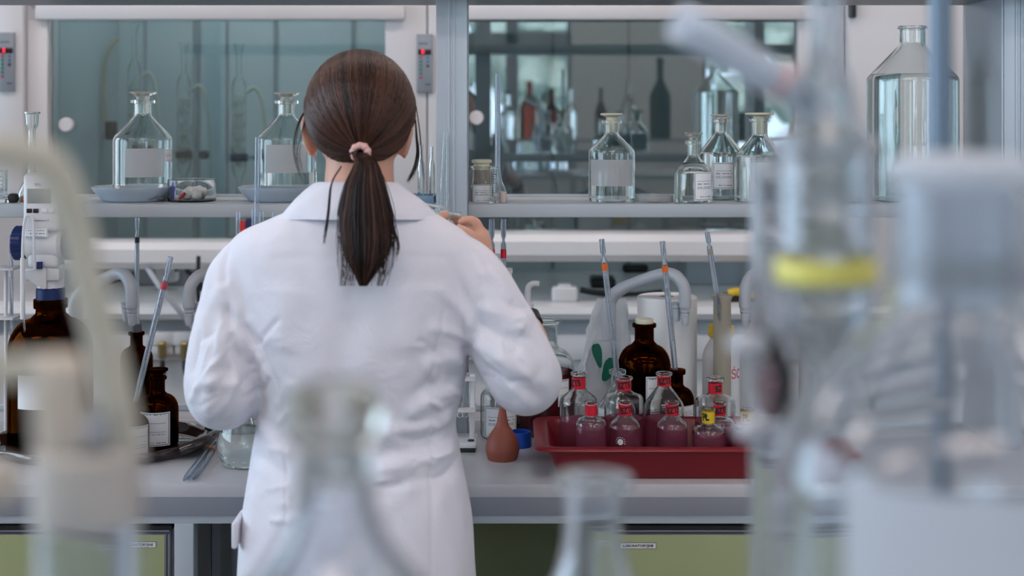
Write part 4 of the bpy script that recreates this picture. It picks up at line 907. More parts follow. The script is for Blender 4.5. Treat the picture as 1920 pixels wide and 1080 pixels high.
# ================================================================== PERSON
PY = 2.05
def remeshed(m, name, voxel, mat, smooth_it=6, fac=.5):
    me = m.mesh(name); o = bpy.data.objects.new('tmp', me); COL.objects.link(o)
    r = o.modifiers.new('r', 'REMESH'); r.mode = 'VOXEL'; r.voxel_size = voxel; r.use_smooth_shade = True
    if smooth_it: q = o.modifiers.new('s', 'SMOOTH'); q.factor = fac; q.iterations = smooth_it
    dg = bpy.context.evaluated_depsgraph_get(); out = bpy.data.meshes.new_from_object(o.evaluated_get(dg)); bpy.data.objects.remove(o); bpy.data.meshes.remove(me)
    out.name = name; out.materials.clear(); out.materials.append(MATS[mat]); out.polygons.foreach_set('use_smooth', [True]*len(out.polygons))
    return out
def link(me, name, parent): o = bpy.data.objects.new(name, me); COL.objects.link(o); o.parent = parent; return o
def loft(m, levels, n=48, expo=2.3):
    """levels: (py, xl, xr, ycentre, half depth[, exponent]) in pixels at PY, stacked top to bottom"""
    L_ = np.array([l[:5] for l in levels], float)
    q = np.linspace(L_[0, 0], L_[-1, 0], int(abs(L_[-1, 0]-L_[0, 0])/9)+2)
    def smooth_col(c):
        P = [Vector((a, b, 0)) for a, b in zip(L_[:, 0], L_[:, c])]; sp = spline(P, 12); return np.interp(q, [p.x for p in sp], [p.y for p in sp])
    xl, xr, yc, hd = [smooth_col(k) for k in (1, 2, 3, 4)]
    vs = []
    for i, py in enumerate(q):
        cx = (xl[i]+xr[i])/2; a = (xr[i]-xl[i])/2*PY/F
        for k in range(n):
            t = 2*math.pi*k/n; c, s_ = math.cos(t), math.sin(t); e = 2/expo
            vs.append((X(cx, PY)+a*math.copysign(abs(c)**e, c), yc[i]+hd[i]*math.copysign(abs(s_)**e, s_), Z(py, PY)))
    R = len(q); fs = [(j*n+k, j*n+(k+1) % n, (j+1)*n+(k+1) % n, (j+1)*n+k) for j in range(R-1) for k in range(n)]+[tuple(range(n))[::-1], tuple((R-1)*n+k for k in range(n))]
    m.add(vs, fs)
def limb(m, pts, n=20, k=8, flat=1.0):
    """pts: (px,py,Y,r_metres)"""
    P = [W(a, b, c) for a, b, c, d in pts]; sp = spline(P, k); rr = spline([Vector((i, d, 0)) for i, (a, b, c, d) in enumerate(pts)], k)
    rad = [v.y for v in rr]; m.tube(sp, rad, n, flat=flat)
    m.ball(sp[0], rad[0]*.98); m.ball(sp[-1], rad[-1]*.98)
person = thing('person', 'woman with a brown ponytail in a white lab coat, back to the camera, holding glassware', 'person', (0, 0, 0))
# ---- body: one continuous skin
b = M(); s = PY/F
loft(b, [(352, 612, 738, 2.062, .050), (385, 590, 760, 2.06, .058), (420, 535, 800, 2.06, .065), (470, 490, 845, 2.07, .078), (560, 485, 860, 2.075, .092), (680, 505, 845, 2.075, .09), (790, 515, 820, 2.08, .085), (900, 495, 840, 2.075, .10), (1010, 485, 855, 2.07, .105), (1150, 500, 845, 2.07, .09)], 32, 2.2)
limb(b, [(674, 400, 2.06, .056), (674, 340, 2.064, .052), (675, 300, 2.072, .051), (676, 255, 2.085, .055)])
c = W(676, 216, 2.085); b.ball(c, (.073, .090, .092), 32, 22)
b.ball(c+Vector((0, .035, -.052)), (.050, .055, .046), 24, 16)        # jaw
b.ball(c+Vector((0, .075, -.075)), (.018, .016, .014), 16, 10)        # chin
b.ball(c+Vector((0, .086, .012)), (.050, .010, .010), 16, 10)         # brow
b.tube([c+Vector((0, .088, .004)), c+Vector((0, .098, -.014)), c+Vector((0, .104, -.028))], [.006, .009, .012], 12); b.ball(c+Vector((0, .098, -.030)), (.016, .010, .009), 14, 8)
b.ball(c+Vector((0, .090, -.047)), (.022, .009, .0048), 16, 8); b.ball(c+Vector((0, .088, -.055)), (.020, .009, .0052), 16, 8)
for sx in (-1, 1): b.ball(c+Vector((sx*.036, .070, -.025)), (.022, .018, .020), 14, 10)
for sx, ex in ((-1, 574), (1, 768)):                                    # ears
    e = W(ex, 255, 2.07); ec = W(676+sx*92, 262, 2.075)
    P = spline([e+Vector((sx*-.004, .004, .030)), e+Vector((sx*.001, -.004, .028)), e+Vector((sx*.003, -.010, .012)), e+Vector((sx*.000, -.010, -.008)), e+Vector((sx*-.006, -.004, -.024)), e+Vector((sx*-.011, .006, -.030))], 6)
    b.tube(P, [.0045]*len(P), 10); b.ball(e+Vector((sx*-.008, .002, -.022)), (.007, .008, .010), 12, 8); b.ball(e+Vector((sx*-.006, 0, 0)), (.005, .010, .026), 14, 10)
# legs
for sx in (-1, 1):
    hx = 676+sx*75
    P = [(hx, 1060, 2.075, .085), (hx, 1300, 2.08, .068), (hx-sx*4, 1480, 2.085, .052), (hx-sx*4, 1640, 2.085, .048), (hx-sx*4, 1930, 2.09, .032), (hx-sx*4, 2030, 2.09, .034)]; limb(b, P, 20)
    f = W(hx-sx*4, 2060, 2.10); b.tube([Vector((f.x, 2.06, .045)), Vector((f.x, 2.12, .045)), Vector((f.x+sx*.01, 2.21, .03)), Vector((f.x+sx*.012, 2.27, .025))], [.035, .036, .032, .018], 16)
# arms
limb(b, [(846, 500, 2.055, .034), (912, 590, 2.04, .037), (978, 695, 2.03, .035), (992, 700, 2.045, .034), (986, 640, 2.11, .034), (950, 575, 2.175, .028), (910, 510, 2.215, .0205), (903, 472, 2.235, .0190)], 20)
limb(b, [(498, 502, 2.055, .034), (440, 600, 2.04, .036), (418, 715, 2.03, .036), (440, 720, 2.10, .036), (530, 640, 2.20, .032), (640, 560, 2.27, .024), (690, 520, 2.285, .021)], 20)
# hands (palm, four bent fingers, thumb)
def hand(pts_palm, fingers):
    limb(b, pts_palm, 16, 5, flat=1.0)
    for f in fingers: limb(b, f, 12, 5)
hand([(903, 472, 2.235, .0190), (899, 450, 2.245, .0190), (893, 437, 2.262, .0170)],
     [[(899, 432, 2.250, .0092), (892, 417, 2.248, .0086), (878, 412, 2.250, .0076), (863, 416, 2.252, .0064)],
      [(896, 430, 2.275, .0098), (880, 420, 2.280, .0088), (864, 413, 2.283, .0080), (850, 408, 2.285, .0068)],
      [(893, 442, 2.292, .0095), (876, 432, 2.300, .0085), (860, 424, 2.300, .0078), (847, 420, 2.298, .0065)],
      [(892, 456, 2.300, .0085), (878, 448, 2.312, .0076), (864, 441, 2.312, .0068), (853, 438, 2.306, .0058)],
      [(904, 462, 2.232, .0115), (890, 448, 2.222, .0105), (874, 436, 2.225, .0092), (860, 428, 2.235, .0078)]])
hand([(690, 520, 2.285, .021), (725, 490, 2.290, .0225), (752, 468, 2.292, .0205)],
     [[(758, 462, 2.305, .0098), (785, 448, 2.318, .0090), (808, 440, 2.315, .0080), (825, 432, 2.306, .0068)],
      [(764, 452, 2.298, .0098), (790, 432, 2.306, .0090), (815, 420, 2.305, .0080), (832, 414, 2.300, .0070)],
      [(752, 478, 2.310, .0095), (778, 468, 2.322, .0085), (798, 460, 2.318, .0078), (812, 452, 2.308, .0065)],
      [(744, 488, 2.308, .0085), (764, 484, 2.320, .0076), (780, 478, 2.315, .0068), (792, 470, 2.306, .0058)],
      [(742, 470, 2.275, .0115), (775, 440, 2.262, .0105), (810, 420, 2.258, .0098), (834, 404, 2.262, .0092)]])
body = link(remeshed(b, 'body', .003, 'skin', 8, .5), 'body', person)
for sx in (-1, 1): M().ball(c+Vector((sx*.030, .080, 0)), .0115, 16, 10).obj('eye', 'eye', body)
for ex, ey, eY in ((583, 286, 2.045), (758, 294, 2.045)): M().ball(W(ex, ey, eY), .0024, 12, 8).obj('earring', 'gold', person)
# wristwatch on the raised arm
wv = (W(912, 470, 2.235)-W(955, 580, 2.175)).normalized(); wc = W(972, 610, 2.14)
M().lathe([(.0355, -.008), (.0375, -.008), (.0375, .008), (.0355, .008), (.0355, -.008)], 32, tuple(wc), tuple(wv)).obj('watch_strap', 'black', person, ang=30)
# trousers and shoes below the coat
tr = M()
for sx in (-1, 1):
    hx = 676+sx*75; P = [(hx, 1050, 2.075, .095), (hx, 1300, 2.08, .080), (hx-sx*4, 1480, 2.085, .066), (hx-sx*4, 1640, 2.085, .062), (hx-sx*4, 1960, 2.09, .052)]; limb(tr, P, 20)
link(remeshed(tr, 'trousers', .008, 'trousers', 4), 'trousers', person)
for sx in (-1, 1):
    f = X(676+sx*71, 2.1); sh = M(); sh.tube(spline([Vector((f, 2.02, .045)), Vector((f, 2.10, .05)), Vector((f+sx*.01, 2.20, .04)), Vector((f+sx*.012, 2.30, .028))], 5), [.040]*6+[.044]*6+[.032]*4, 18); sh.obj('shoe', 'black', person)
# ---- lab coat
m = M()
loft(m, [(384, 566, 786, 2.062, .060), (400, 530, 815, 2.060, .070), (418, 490, 846, 2.060, .078), (436, 452, 872, 2.060, .086), (462, 428, 896, 2.062, .096), (500, 424, 904, 2.066, .106), (560, 432, 900, 2.070, .114), (640, 448, 886, 2.074, .118), (700, 464, 874, 2.076, .115), (750, 474, 862, 2.078, .110), (800, 477, 852, 2.080, .108), (850, 468, 860, 2.080, .114), (920, 458, 875, 2.078, .124), (1000, 448, 886, 2.075, .132), (1090, 442, 892, 2.073, .136), (1280, 430, 905, 2.073, .138), (1480, 420, 915, 2.073, .14)], 64, 2.35)
limb(m, [(838, 492, 2.055, .050), (880, 522, 2.05, .054), (922, 590, 2.040, .055), (952, 650, 2.030, .057), (978, 698, 2.030, .0560), (984, 708, 2.070, .054), (972, 680, 2.115, .048)], 28)
limb(m, [(492, 492, 2.055, .050), (457, 522, 2.05, .051), (438, 590, 2.040, .052), (423, 660, 2.030, .055), (418, 724, 2.030, .0570), (430, 730, 2.080, .054), (500, 670, 2.170, .048), (590, 600, 2.230, .040)], 28)
cm = remeshed(m, 'lab_coat', .0036, 'coat', 14, .6)
# folds: modelled ridges and grooves, (x0,y0,x1,y1,width px,height m)
n = len(cm.vertices); co = np.empty(n*3, np.float32); cm.vertices.foreach_get('co', co); co = co.reshape(-1, 3).astype(np.float64)
no = np.empty(n*3, np.float32); cm.vertices.foreach_get('normal', no); no = no.reshape(-1, 3)
px = 960+co[:, 0]*F/PY; py = HY-(co[:, 2]-ZC)*F/PY
back = np.clip(-no[:, 1]*1.6+.15, 0, 1)
folds = [
 # armhole seams
 (432, 455, 444, 560, 7, -.0035), (444, 560, 476, 720, 9, -.0060), (898, 462, 905, 540, 7, -.003), (905, 540, 878, 660, 9, -.005),
 # folds radiating from the right armpit
 (880, 640, 812, 590, 12, .004), (884, 610, 830, 520, 11, .004), (895, 590, 850, 480, 10, -.003), (872, 670, 800, 660, 14, .005), (868, 700, 790, 720, 13, -.004), (860, 720, 770, 760, 16, .006),
 # left armpit
 (440, 560, 500, 640, 10, -.004), (452, 590, 520, 700, 12, .004), (465, 640, 505, 760, 11, -.004), (436, 520, 480, 600, 10, .0035),
 # right sleeve
 (908, 500, 962, 556, 11, .006), (900, 560, 985, 606, 13, .007), (893, 590, 975, 640, 12, -.006), (890, 620, 1000, 690, 15, .007), (900, 680, 1020, 730, 14, -.005), (960, 600, 1020, 690, 13, -.004), (940, 640, 990, 760, 12, .004), (880, 650, 960, 760, 14, -.004),
 # left sleeve
 (425, 520, 395, 640, 13, .004), (415, 560, 375, 700, 14, -.004), (440, 600, 400, 760, 14, .0045), (455, 660, 420, 790, 12, -.004), (470, 700, 400, 700, 11, .004), (400, 480, 378, 600, 12, .003),
 # waist
 (850, 770, 720, 800, 16, .006), (846, 800, 700, 840, 14, -.005), (852, 830, 720, 860, 14, .006), (860, 870, 740, 885, 12, -.004), (480, 790, 560, 830, 14, .004), (474, 850, 560, 860, 14, -.004), (780, 720, 860, 690, 12, -.003), (740, 780, 780, 900, 12, .003),
 (560, 700, 640, 800, 22, .003), (700, 640, 640, 760, 26, .003), (620, 860, 740, 905, 18, -.003),
 # princess seams
 (500, 620, 545, 720, 3.2, -.0022), (545, 720, 560, 1080, 3.2, -.0020), (838, 560, 812, 700, 3.2, -.0022), (812, 700, 815, 1080, 3.2, -.0020),
 # skirt
 (830, 900, 850, 1080, 16, .005), (480, 900, 470, 1080, 15, .004), (600, 900, 590, 1080, 24, .003), (720, 930, 740, 1080, 22, -.003),
 # shoulder blades and yoke
 (520, 470, 640, 480, 8, -.0012), (720, 480, 860, 470, 8, -.0012), (560, 520, 540, 640, 36, .005), (790, 520, 800, 640, 36, .005), (672, 520, 672, 760, 30, -.004)]
rf = random.Random(21)
for x0_, y0_, x1_, y1_, k_ in ((900, 560, 1000, 700, 16), (385, 560, 450, 740, 14), (800, 560, 870, 760, 10), (480, 600, 560, 800, 8), (700, 750, 850, 900, 10), (480, 820, 600, 960, 6)):
    for _ in range(k_):
        cx_, cy_ = rf.uniform(x0_, x1_), rf.uniform(y0_, y1_); a_ = math.radians(rf.uniform(20, 60) if x0_ > 650 else rf.uniform(100, 150)) if y0_ < 700 else math.radians(rf.uniform(-25, 20))
        l_ = rf.uniform(18, 45); folds.append((cx_-l_*math.cos(a_), cy_-l_*math.sin(a_), cx_+l_*math.cos(a_), cy_+l_*math.sin(a_), rf.uniform(4, 8), rf.choice((-1, 1))*rf.uniform(.0015, .0032)))
disp = np.zeros(n)
for x0, y0, x1, y1, w, h in folds:
    dx, dy = x1-x0, y1-y0; L2 = dx*dx+dy*dy; t = ((px-x0)*dx+(py-y0)*dy)/L2
    wob = 5*np.sin(t*5+x0*.1)
    d = ((px-x0)*dy-(py-y0)*dx)/math.sqrt(L2)+wob*(w > 5)
    ends = np.exp(-np.clip(np.abs(t-.5)-.38, 0, None)**2/.014)
    disp += h*np.exp(-(d/w)**2)*ends
nz = np.array([noise.noise(Vector((a*9, b_*9, c_*5)))*.5+noise.noise(Vector((a*22, b_*22, c_*14)))*.25 for a, b_, c_ in co])
co += no*((disp*back)[:, None]*1.0+(nz*.0055)[:, None])
# hem and cuffs
cm.vertices.foreach_set('co', co.astype(np.float32).ravel()); cm.update()
coat = link(cm, 'lab_coat', person)
# pocket flap at the left hip
M().box(0, .008, -.05, .02, -.030, .008, .0035, 3).obj('pocket_edge', 'coat', coat, loc=W(445, 972, 2.04)+Vector((.001, 0, 0)))
# collar: stand and turned-down fall
def collar():
    m = M(); n = 72; prof = []
    # (py, xl, xr, yc, hd)
    sec = [(404, 520, 826, 2.060, .088), (392, 526, 818, 2.060, .086), (374, 543, 798, 2.060, .079), (354, 566, 772, 2.062, .071), (341, 584, 752, 2.064, .066), (336, 593, 744, 2.066, .062), (340, 600, 737, 2.066, .059), (360, 598, 738, 2.064, .058), (392, 590, 748, 2.062, .060), (404, 526, 820, 2.060, .082)]
    vs = []
    for py_, xl, xr, yc, hd in sec:
        cx = (xl+xr)/2; a = (xr-xl)/2*PY/F
        for k in range(n):
            t = math.radians(-90)+math.radians(330)*(k/(n-1)-.5); c_, s_ = math.cos(t), math.sin(t)
            sidedrop = -.010*max(0, s_+.25) - .004*(1-abs(s_))
            w = .0025*math.sin(t*7+py_*.05)
            vs.append((X(cx, PY)+(a+w)*c_, yc+(hd+w)*s_, Z(py_, PY)+sidedrop*(1 if py_ < 380 else 1.6)))
    R = len(sec); fs = [(j*n+k, j*n+k+1, (j+1)*n+k+1, (j+1)*n+k) for j in range(R-1) for k in range(n-1)]
    for e in (0, n-1): fs.append(tuple(j*n+e for j in range(R-1)))
    m.add(vs, fs); o = m.obj('collar', 'coat', coat, ang=80)
    sb = o.modifiers.new('s', 'SUBSURF'); sb.levels = 1; sb.render_levels = 1
collar()
# ---- hair
HC = W(676, 205, 2.075); AX, AZ, AYB, AYF = .0825, .0885, .104, .092
def hsurf(d, k=1.0):
    d = d.normalized(); ay = AYB if d.y < 0 else AYF; az = AZ if d.z > 0 else AZ*1.03
    r = 1/math.sqrt((d.x/AX)**2+(d.y/ay)**2+(d.z/az)**2)
    if d.z > .2: r *= 1+.012*math.cos(math.atan2(d.z, d.x)*2+2.9)
    return HC+d*r*k
TIE = Vector((.10, -.80, -.62)).normalized()
tp = hsurf(TIE)
U = (Vector((0, 0, 1))-TIE*TIE.z).normalized(); V = TIE.cross(U)           # azimuth 0 = up
def dir_at(phi, th): return TIE*math.cos(th)+(U*math.cos(phi)+V*math.sin(phi))*math.sin(th)
def thmax(phi):
    """polar distance from the tie to the hairline for an azimuth (0 up, +-90 sides, 180 nape)"""
    a = abs(math.degrees((phi+math.pi) % (2*math.pi)-math.pi))
    return math.radians(float(np.interp(a, [0, 30, 60, 78, 92, 105, 125, 150, 180], [158, 150, 128, 104, 82, 62, 38, 22, 17])))
rnd = random.Random(11); m = M(); nA, nT = 96, 30; vs = [hsurf(TIE, .985)]
for j in range(1, nT+1):
    for k in range(nA):
        ph = 2*math.pi*k/nA; th = thmax(ph)*j/nT; vs.append(hsurf(dir_at(ph, th), .985-(.035 if j == nT else 0)))
fs = [(0, 1+k, 1+(k+1) % nA) for k in range(nA)]+[(1+(j-1)*nA+k, 1+j*nA+k, 1+j*nA+(k+1) % nA, 1+(j-1)*nA+(k+1) % nA) for j in range(1, nT) for k in range(nA)]
inner = len(vs); vs += [HC+(v-HC)*.93 for v in vs]
fs += [tuple(i+inner for i in f)[::-1] for f in fs]+[(1+(nT-1)*nA+k, inner+1+(nT-1)*nA+k, inner+1+(nT-1)*nA+(k+1) % nA, 1+(nT-1)*nA+(k+1) % nA) for k in range(nA)]
m.add(vs, fs)
hv, hf, ht = list(m.v), list(m.f), [.28]*len(m.v)
def strand(P, r0, r1, tone, sides=3):
    P = [Vector(p) for p in P]; n = len(P); base = len(hv)
    for i, p in enumerate(P):
        T = (P[min(i+1, n-1)]-P[max(i-1, 0)]).normalized(); u = T.cross(Vector((.3, -1, .2))).normalized(); w = T.cross(u)
        t = i/(n-1); r = r0+(r1-r0)*t
        for k in range(sides):
            a = 2*math.pi*k/sides; hv.append(tuple(p+u*math.cos(a)*r+w*math.sin(a)*r*.7)); ht.append(tone)
    for i in range(n-1):
        for k in range(sides): hf.append((base+i*sides+k, base+i*sides+(k+1) % sides, base+(i+1)*sides+(k+1) % sides, base+(i+1)*sides+k))
clump = [rnd.random() for _ in range(130) for _ in (0, 1)]
for i in range(7200):
    ph = rnd.uniform(-math.pi, math.pi); tm = thmax(ph)
    th0 = tm*(1 if rnd.random() < .35 else rnd.uniform(.35, 1)); dphi = rnd.gauss(0, .05); wav = rnd.uniform(-.05, .05)
    cl = int((ph+math.pi)/(2*math.pi)*259); c1 = clump[cl]; lift = rnd.uniform(.984, 1.006)+.010*(c1-.5)
    tone = min(1, max(0, 1.05*c1*c1+.28*rnd.random()-.02))
    P = []; N_ = 13
    for k in range(N_):
        q = k/(N_-1); th = th0*(1-q)+.05*q
        pp = ph+dphi*math.sin(q*math.pi)+wav*q*(1-q)*4+(clump[(cl*7) % 260]-.5)*.10*math.sin(q*math.pi)
        P.append(hsurf(dir_at(pp, th), lift+(.006*math.sin(q*math.pi))))
    strand(P, .00075, .0006, tone)
# ponytail
tail = spline([tp+Vector((0, 0, 0)), tp+Vector((0, -.016, -.004)), W(686, 305, 1.955), W(684, 350, 1.945), W(685, 400, 1.938), W(687, 450, 1.930), W(686, 495, 1.925), W(681, 536, 1.925)], 5)
tn = len(tail); ks = np.linspace(0, 1, 8); wid = [.008, .0085, .015, .028, .036, .0375, .027, .006]
for i in range(3000):
    a = rnd.uniform(0, 2*math.pi); rr = math.sqrt(rnd.random()); end = rnd.choice([1, 1, 1, .97, .93, .88, .8]); tone = min(1, max(0, .95*clump[int(a/6.2832*60) % 260]**2+.30*rnd.random()-.05))  # clump contrast also puts the tail's shadows and highlights into the tone
    ca, sa = math.cos(a)*rr, math.sin(a)*rr; P = []; w1 = rnd.gauss(0, .0014); fl = rnd.uniform(.82, 1.1)+.12*(clump[int(a/6.2832*24) % 260]-.5)
    stray = 0
    if rnd.random() < .03: stray = rnd.uniform(.006, .022)*(1 if ca > 0 else -1)
    if abs(ca) > .72 and end > .9: end = rnd.uniform(.62, .9)
    N_ = 18
    for k in range(N_):
        q = k/(N_-1)*end; f = q*(tn-1); i0 = min(int(f), tn-2); p = tail[i0].lerp(tail[i0+1], f-i0); w = float(np.interp(q, ks, wid))*fl
        P.append(p+Vector((ca*w+w1*math.sin(q*9)+stray*q*q*1.4, sa*w*.42, 0)))
    strand(P, .0008, .00035, tone)
def lock(pts, num, spread, tone=.35, r=.0005):
    for i in range(num):
        o0 = Vector((rnd.gauss(0, spread), rnd.gauss(0, spread), rnd.gauss(0, spread))); cut = rnd.uniform(.85, 1)
        sp = spline([Vector(p)+o0*(.3+j*.35) for j, p in enumerate(pts)], 6); sp = sp[:max(4, int(len(sp)*cut))]; strand(sp, r, r*.4, tone+rnd.uniform(-.2, .2))
lock([W(574, 205, 2.06), W(560, 232, 2.05), W(553, 270, 2.045), W(558, 305, 2.045), W(572, 342, 2.045)], 9, .0012)
lock([W(573, 225, 2.06), W(566, 255, 2.05), W(561, 290, 2.05), W(567, 325, 2.05)], 6, .0015)
lock([W(779, 225, 2.07), W(781, 258, 2.06), W(783, 288, 2.06), W(777, 318, 2.06), W(762, 346, 2.06)], 42, .0013, .25)
lock([W(781, 200, 2.06), W(788, 250, 2.05), W(792, 300, 2.05), W(796, 345, 2.05)], 5, .0012)
lock([W(640, 312, 1.965), W(622, 345, 1.955), W(616, 400, 1.95), W(606, 468, 1.945)], 26, .0012, .3)
lock([W(700, 320, 1.96), W(722, 380, 1.95), W(738, 430, 1.945), W(747, 462, 1.94), W(738, 482, 1.94)], 24, .0011, .3)
lock([W(560+60, 296, 1.985), W(650, 290, 1.975), W(675, 280, 1.965)], 20, .0012, .3)
mh = bpy.data.meshes.new('hair'); mh.from_pydata(hv, [], hf); mh.update()
at = mh.attributes.new('tone', 'FLOAT', 'POINT'); at.data.foreach_set('value', ht); mh.materials.append(MATS['hair']); mh.polygons.foreach_set('use_smooth', [True]*len(mh.polygons))
hair = link(mh, 'hair', person)
# scrunchie
ax = (tail[4]-tail[0]).normalized(); sc = M(); n1, n2 = 48, 14; q = Vector((0, 0, 1)).rotation_difference(ax); cc = tp+ax*.008
vs = []
for i in range(n1):
    a = 2*math.pi*i/n1
    for k in range(n2):
        t = 2*math.pi*k/n2; rr = .0052*(1+.12*math.sin(a*9)); R = .0105+rr*math.cos(t); vs.append(cc+q @ Vector((R*math.cos(a), R*math.sin(a), rr*1.15*math.sin(t))))
sc.add(vs, [(i*n2+k, ((i+1) % n1)*n2+k, ((i+1) % n1)*n2+(k+1) % n2, i*n2+(k+1) % n2) for i in range(n1) for k in range(n2)])
sc.obj('scrunchie', 'scrunchie', person)
# glass held in the fingers
ho = tag(None or thing('glass_funnel', 'small clear glass vessel held in the raised fingers', 'glassware', W(822, 399, 2.275)), None)
ax = Vector((1, .05, -.18)); prof = rp([(.004, -.034), (.012, -.028, .004), (.013, .004, .004), (.005, .020, .004), (.005, .034)], 4)
M().lathe(prof+[(.008, .034), (.008, .036), (.004, .036)]+[(max(r-.0012, .001), z) for r, z in prof][::-1]+[prof[0]], 28, (0, 0, 0), ax).obj('vessel', 'glass', ho, ang=60)
# ================================================================== FOREGROUND (near shelf, camera side)
ZF = 1.15
t = thing('near_shelf', 'near shelf under the blurred foreground glassware, below the frame', 'shelf', (0, .36, 0))
M().box(-1.0, 1.1, 0, .59, ZF-.025, ZF, .002).obj('board', 'shelfgrey', t)
for x in (-.95, 1.05):
    for y in (.02, .55): M().box(x-.02, x+.02, y-.02, y+.02, 0, ZF-.024, .002).obj('leg', 'alu', t)
def P3(px, py, Y): return W(px, py, Y)
# A: adapter with bent tube, far left
Y = .54; s = Y/F; cx = 165
t = thing('distillation_column', 'blurred glass column with grey joint at the left foreground', 'glassware', (X(cx, Y), Y, ZF)); z = lambda py: Z(py, Y)-ZF
prof = rp([(0, 0), (95*s, 0, .004), (95*s, z(985), .004), (98*s, z(960), .003), (60*s, z(835), .008), (56*s, z(780), .004)], 5)
M().lathe(prof+[(64*s, z(780)), (64*s, z(772)), (50*s, z(772))]+offset(prof, .002)[::-1][1:], 40).obj('body', 'fgglass', t, ang=60)
M().lathe([(96*s, z(975)), (101*s, z(972)), (101*s, z(845)), (96*s, z(842)), (70*s, z(838)), (70*s, z(845)), (90*s, z(850)), (90*s, z(972)), (96*s, z(975))], 40).obj('joint_collar', 'greyjoint', t, ang=50)
t2 = thing('bent_adapter', 'blurred pale bent tube arching over the left foreground', 'glassware', W(240, 845, Y))
o = W(240, 845, Y)
P = [W(a, b_, c_)-o for a, b_, c_ in ((-120, 262, .50), (-40, 276, .51), (30, 286, .515), (85, 303, .52), (118, 350, .525), (140, 420, .53), (168, 540, .535), (198, 660, .54), (222, 770, .54), (232, 838, .54))]
M().tube(spline(P, 6), .0070, 20, hollow=.62).obj('tube', 'silicone', t2, ang=60)
Y = .47; s = Y/F
t = thing('side_arm', 'blurred horizontal glass side arm with cork at far left', 'glassware', W(112, 845, Y)); o = W(112, 845, Y)
M().tube(spline([W(-120, 712, Y)-o, W(-20, 700, Y)-o, W(50, 690, Y)-o, W(112, 690, Y)-o], 6), .0052, 16, hollow=.7).obj('arm', 'silicone', t, ang=60)
M().lathe(rp([(0, Z(845, Y)-o.z), (45*s, Z(845, Y)-o.z, .002), (50*s, Z(760, Y)-o.z, .004), (50*s, Z(690, Y)-o.z, .006), (40*s, Z(664, Y)-o.z, .006), (0, Z(660, Y)-o.z)], 4), 32).obj('cork', 'corky', t)
tag(M().lathe(rp([(0, 0), (.008, 0, .003), (.008, .010, .003), (0, .010)], 4), 24, (0, 0, 0), (1, 0, 0)).obj('rubber_plug', 'corky', None, loc=W(-25, 905, .50)), 'blurred beige plug at the left edge below the side arm', 'plug')
# B: flask at the bottom middle
def flask(cx, Y, lv, name, label, mat='glass', t_=.0022, base=ZF, cat='flask', tops=None):
    s = Y/F; t = thing(name, label, cat, (X(cx, Y), Y, base)); z = lambda py: Z(py, Y)-base
    prof = rp([(0, 0)]+[(w/2*s, (0 if py is None else z(py)), r) for py, w, r in lv], 6); H = prof[-1][1]; rn = prof[-1][0]
    rr = (tops or rn*1.35)
    M().lathe(prof+rp([(rn, H), (rr, H+.001, .001), (rr, H+.006, .001), (rn-t_, H+.006)], 3)+offset(prof, t_)[::-1][1:], 48).obj('vessel', 'fgglass', t, ang=60)
    return t, s, z, H, rn
t, s, z, H, rn = flask(628, .55, [(None, 470, .01), (1180, 470, .03), (985, 150, .03), (830, 138, .0)], 'stoppered_flask', 'blurred stoppered flask rising at the bottom in front of the coat')
M().lathe(rp([(0, z(900)), (62*s, z(900), .003), (66*s, z(830), .002), (90*s, z(800), .005), (92*s, z(735), .006), (60*s, z(716), .004), (0, z(714))], 5), 40).obj('stopper', 'plug', t, ang=60)
# C: small flask
t, s, z, H, rn = flask(1112, .72, [(None, 300, .01), (1250, 300, .02), (1040, 108, .02), (915, 104, .0)], 'open_flask', 'blurred open-necked flask at the bottom centre-right', tops=.0205)
# tall glass cylinder and condenser on the right
Y = .80; s = Y/F; t = thing('glass_column', 'tall blurred glass column left of the big white-labelled bottle', 'glassware', (X(1446, Y), Y, ZF)); z = lambda py: Z(py, Y)-ZF
M().lathe(rp([(0, 0), (60*s, 0, .002), (60*s, .006, .002), (40*s, .012, .003), (40*s, z(300)), (37*s, z(300)), (35.5*s, z(310)), (35.5*s, .016), (0, .015)], 3), 40).obj('tube', 'fgglass', t, ang=60)
Y = .66; s = Y/F; t = thing('condenser', 'large blurred condenser hanging right of centre in the foreground', 'condenser', W(1548, 700, Y)); zz = lambda py: Z(py, Y)-Z(700, Y)
prof = [(28*s, zz(730)), (30*s, zz(700)), (60*s, zz(660)), (88*s, zz(620)), (92*s, zz(560)), (92*s, zz(300)), (88*s, zz(262)), (60*s, zz(235)), (56*s, zz(190)), (46*s, zz(150)), (34*s, zz(120)), (30*s, zz(-60))]
M().lathe(prof+[(max(r-.002, .002), z_) for r, z_ in prof][::-1]+[prof[0]], 48).obj('jacket', 'fgglass', t, ang=60)
M().lathe([(0, zz(690)), (34*s, zz(680))]+[((42+14*math.cos(k*math.pi))*s, zz(640-k*45)) for k in range(9)]+[(30*s, zz(235)), (0, zz(230))], 32).obj('inner_tube', 'frost', t, ang=60)
M().lathe(rp([(80*s, zz(530)), (95*s, zz(528), .002), (95*s, zz(482), .002), (80*s, zz(480)), (80*s, zz(530))], 3), 40).obj('yellow_ring', 'yellowring', t, ang=40)
M().lathe(rp([(92*s, zz(300)), (103*s, zz(290), .003), (108*s, zz(268), .003), (92*s, zz(258)), (92*s, zz(300))], 3), 40).obj('glass_collar', 'fgglass', t, ang=50)
o = W(1548, 700, Y)
M().tube(spline([W(1530, 215, Y)-o, W(1480, 165, Y)-o, W(1420, 130, Y-.01)-o, W(1350, 85, Y-.02)-o, W(1275, 42, Y-.03)-o], 6), [.0075]*6+[.0088]*19, 20, hollow=.55).obj('side_arm', 'whitefrost', t, ang=60)
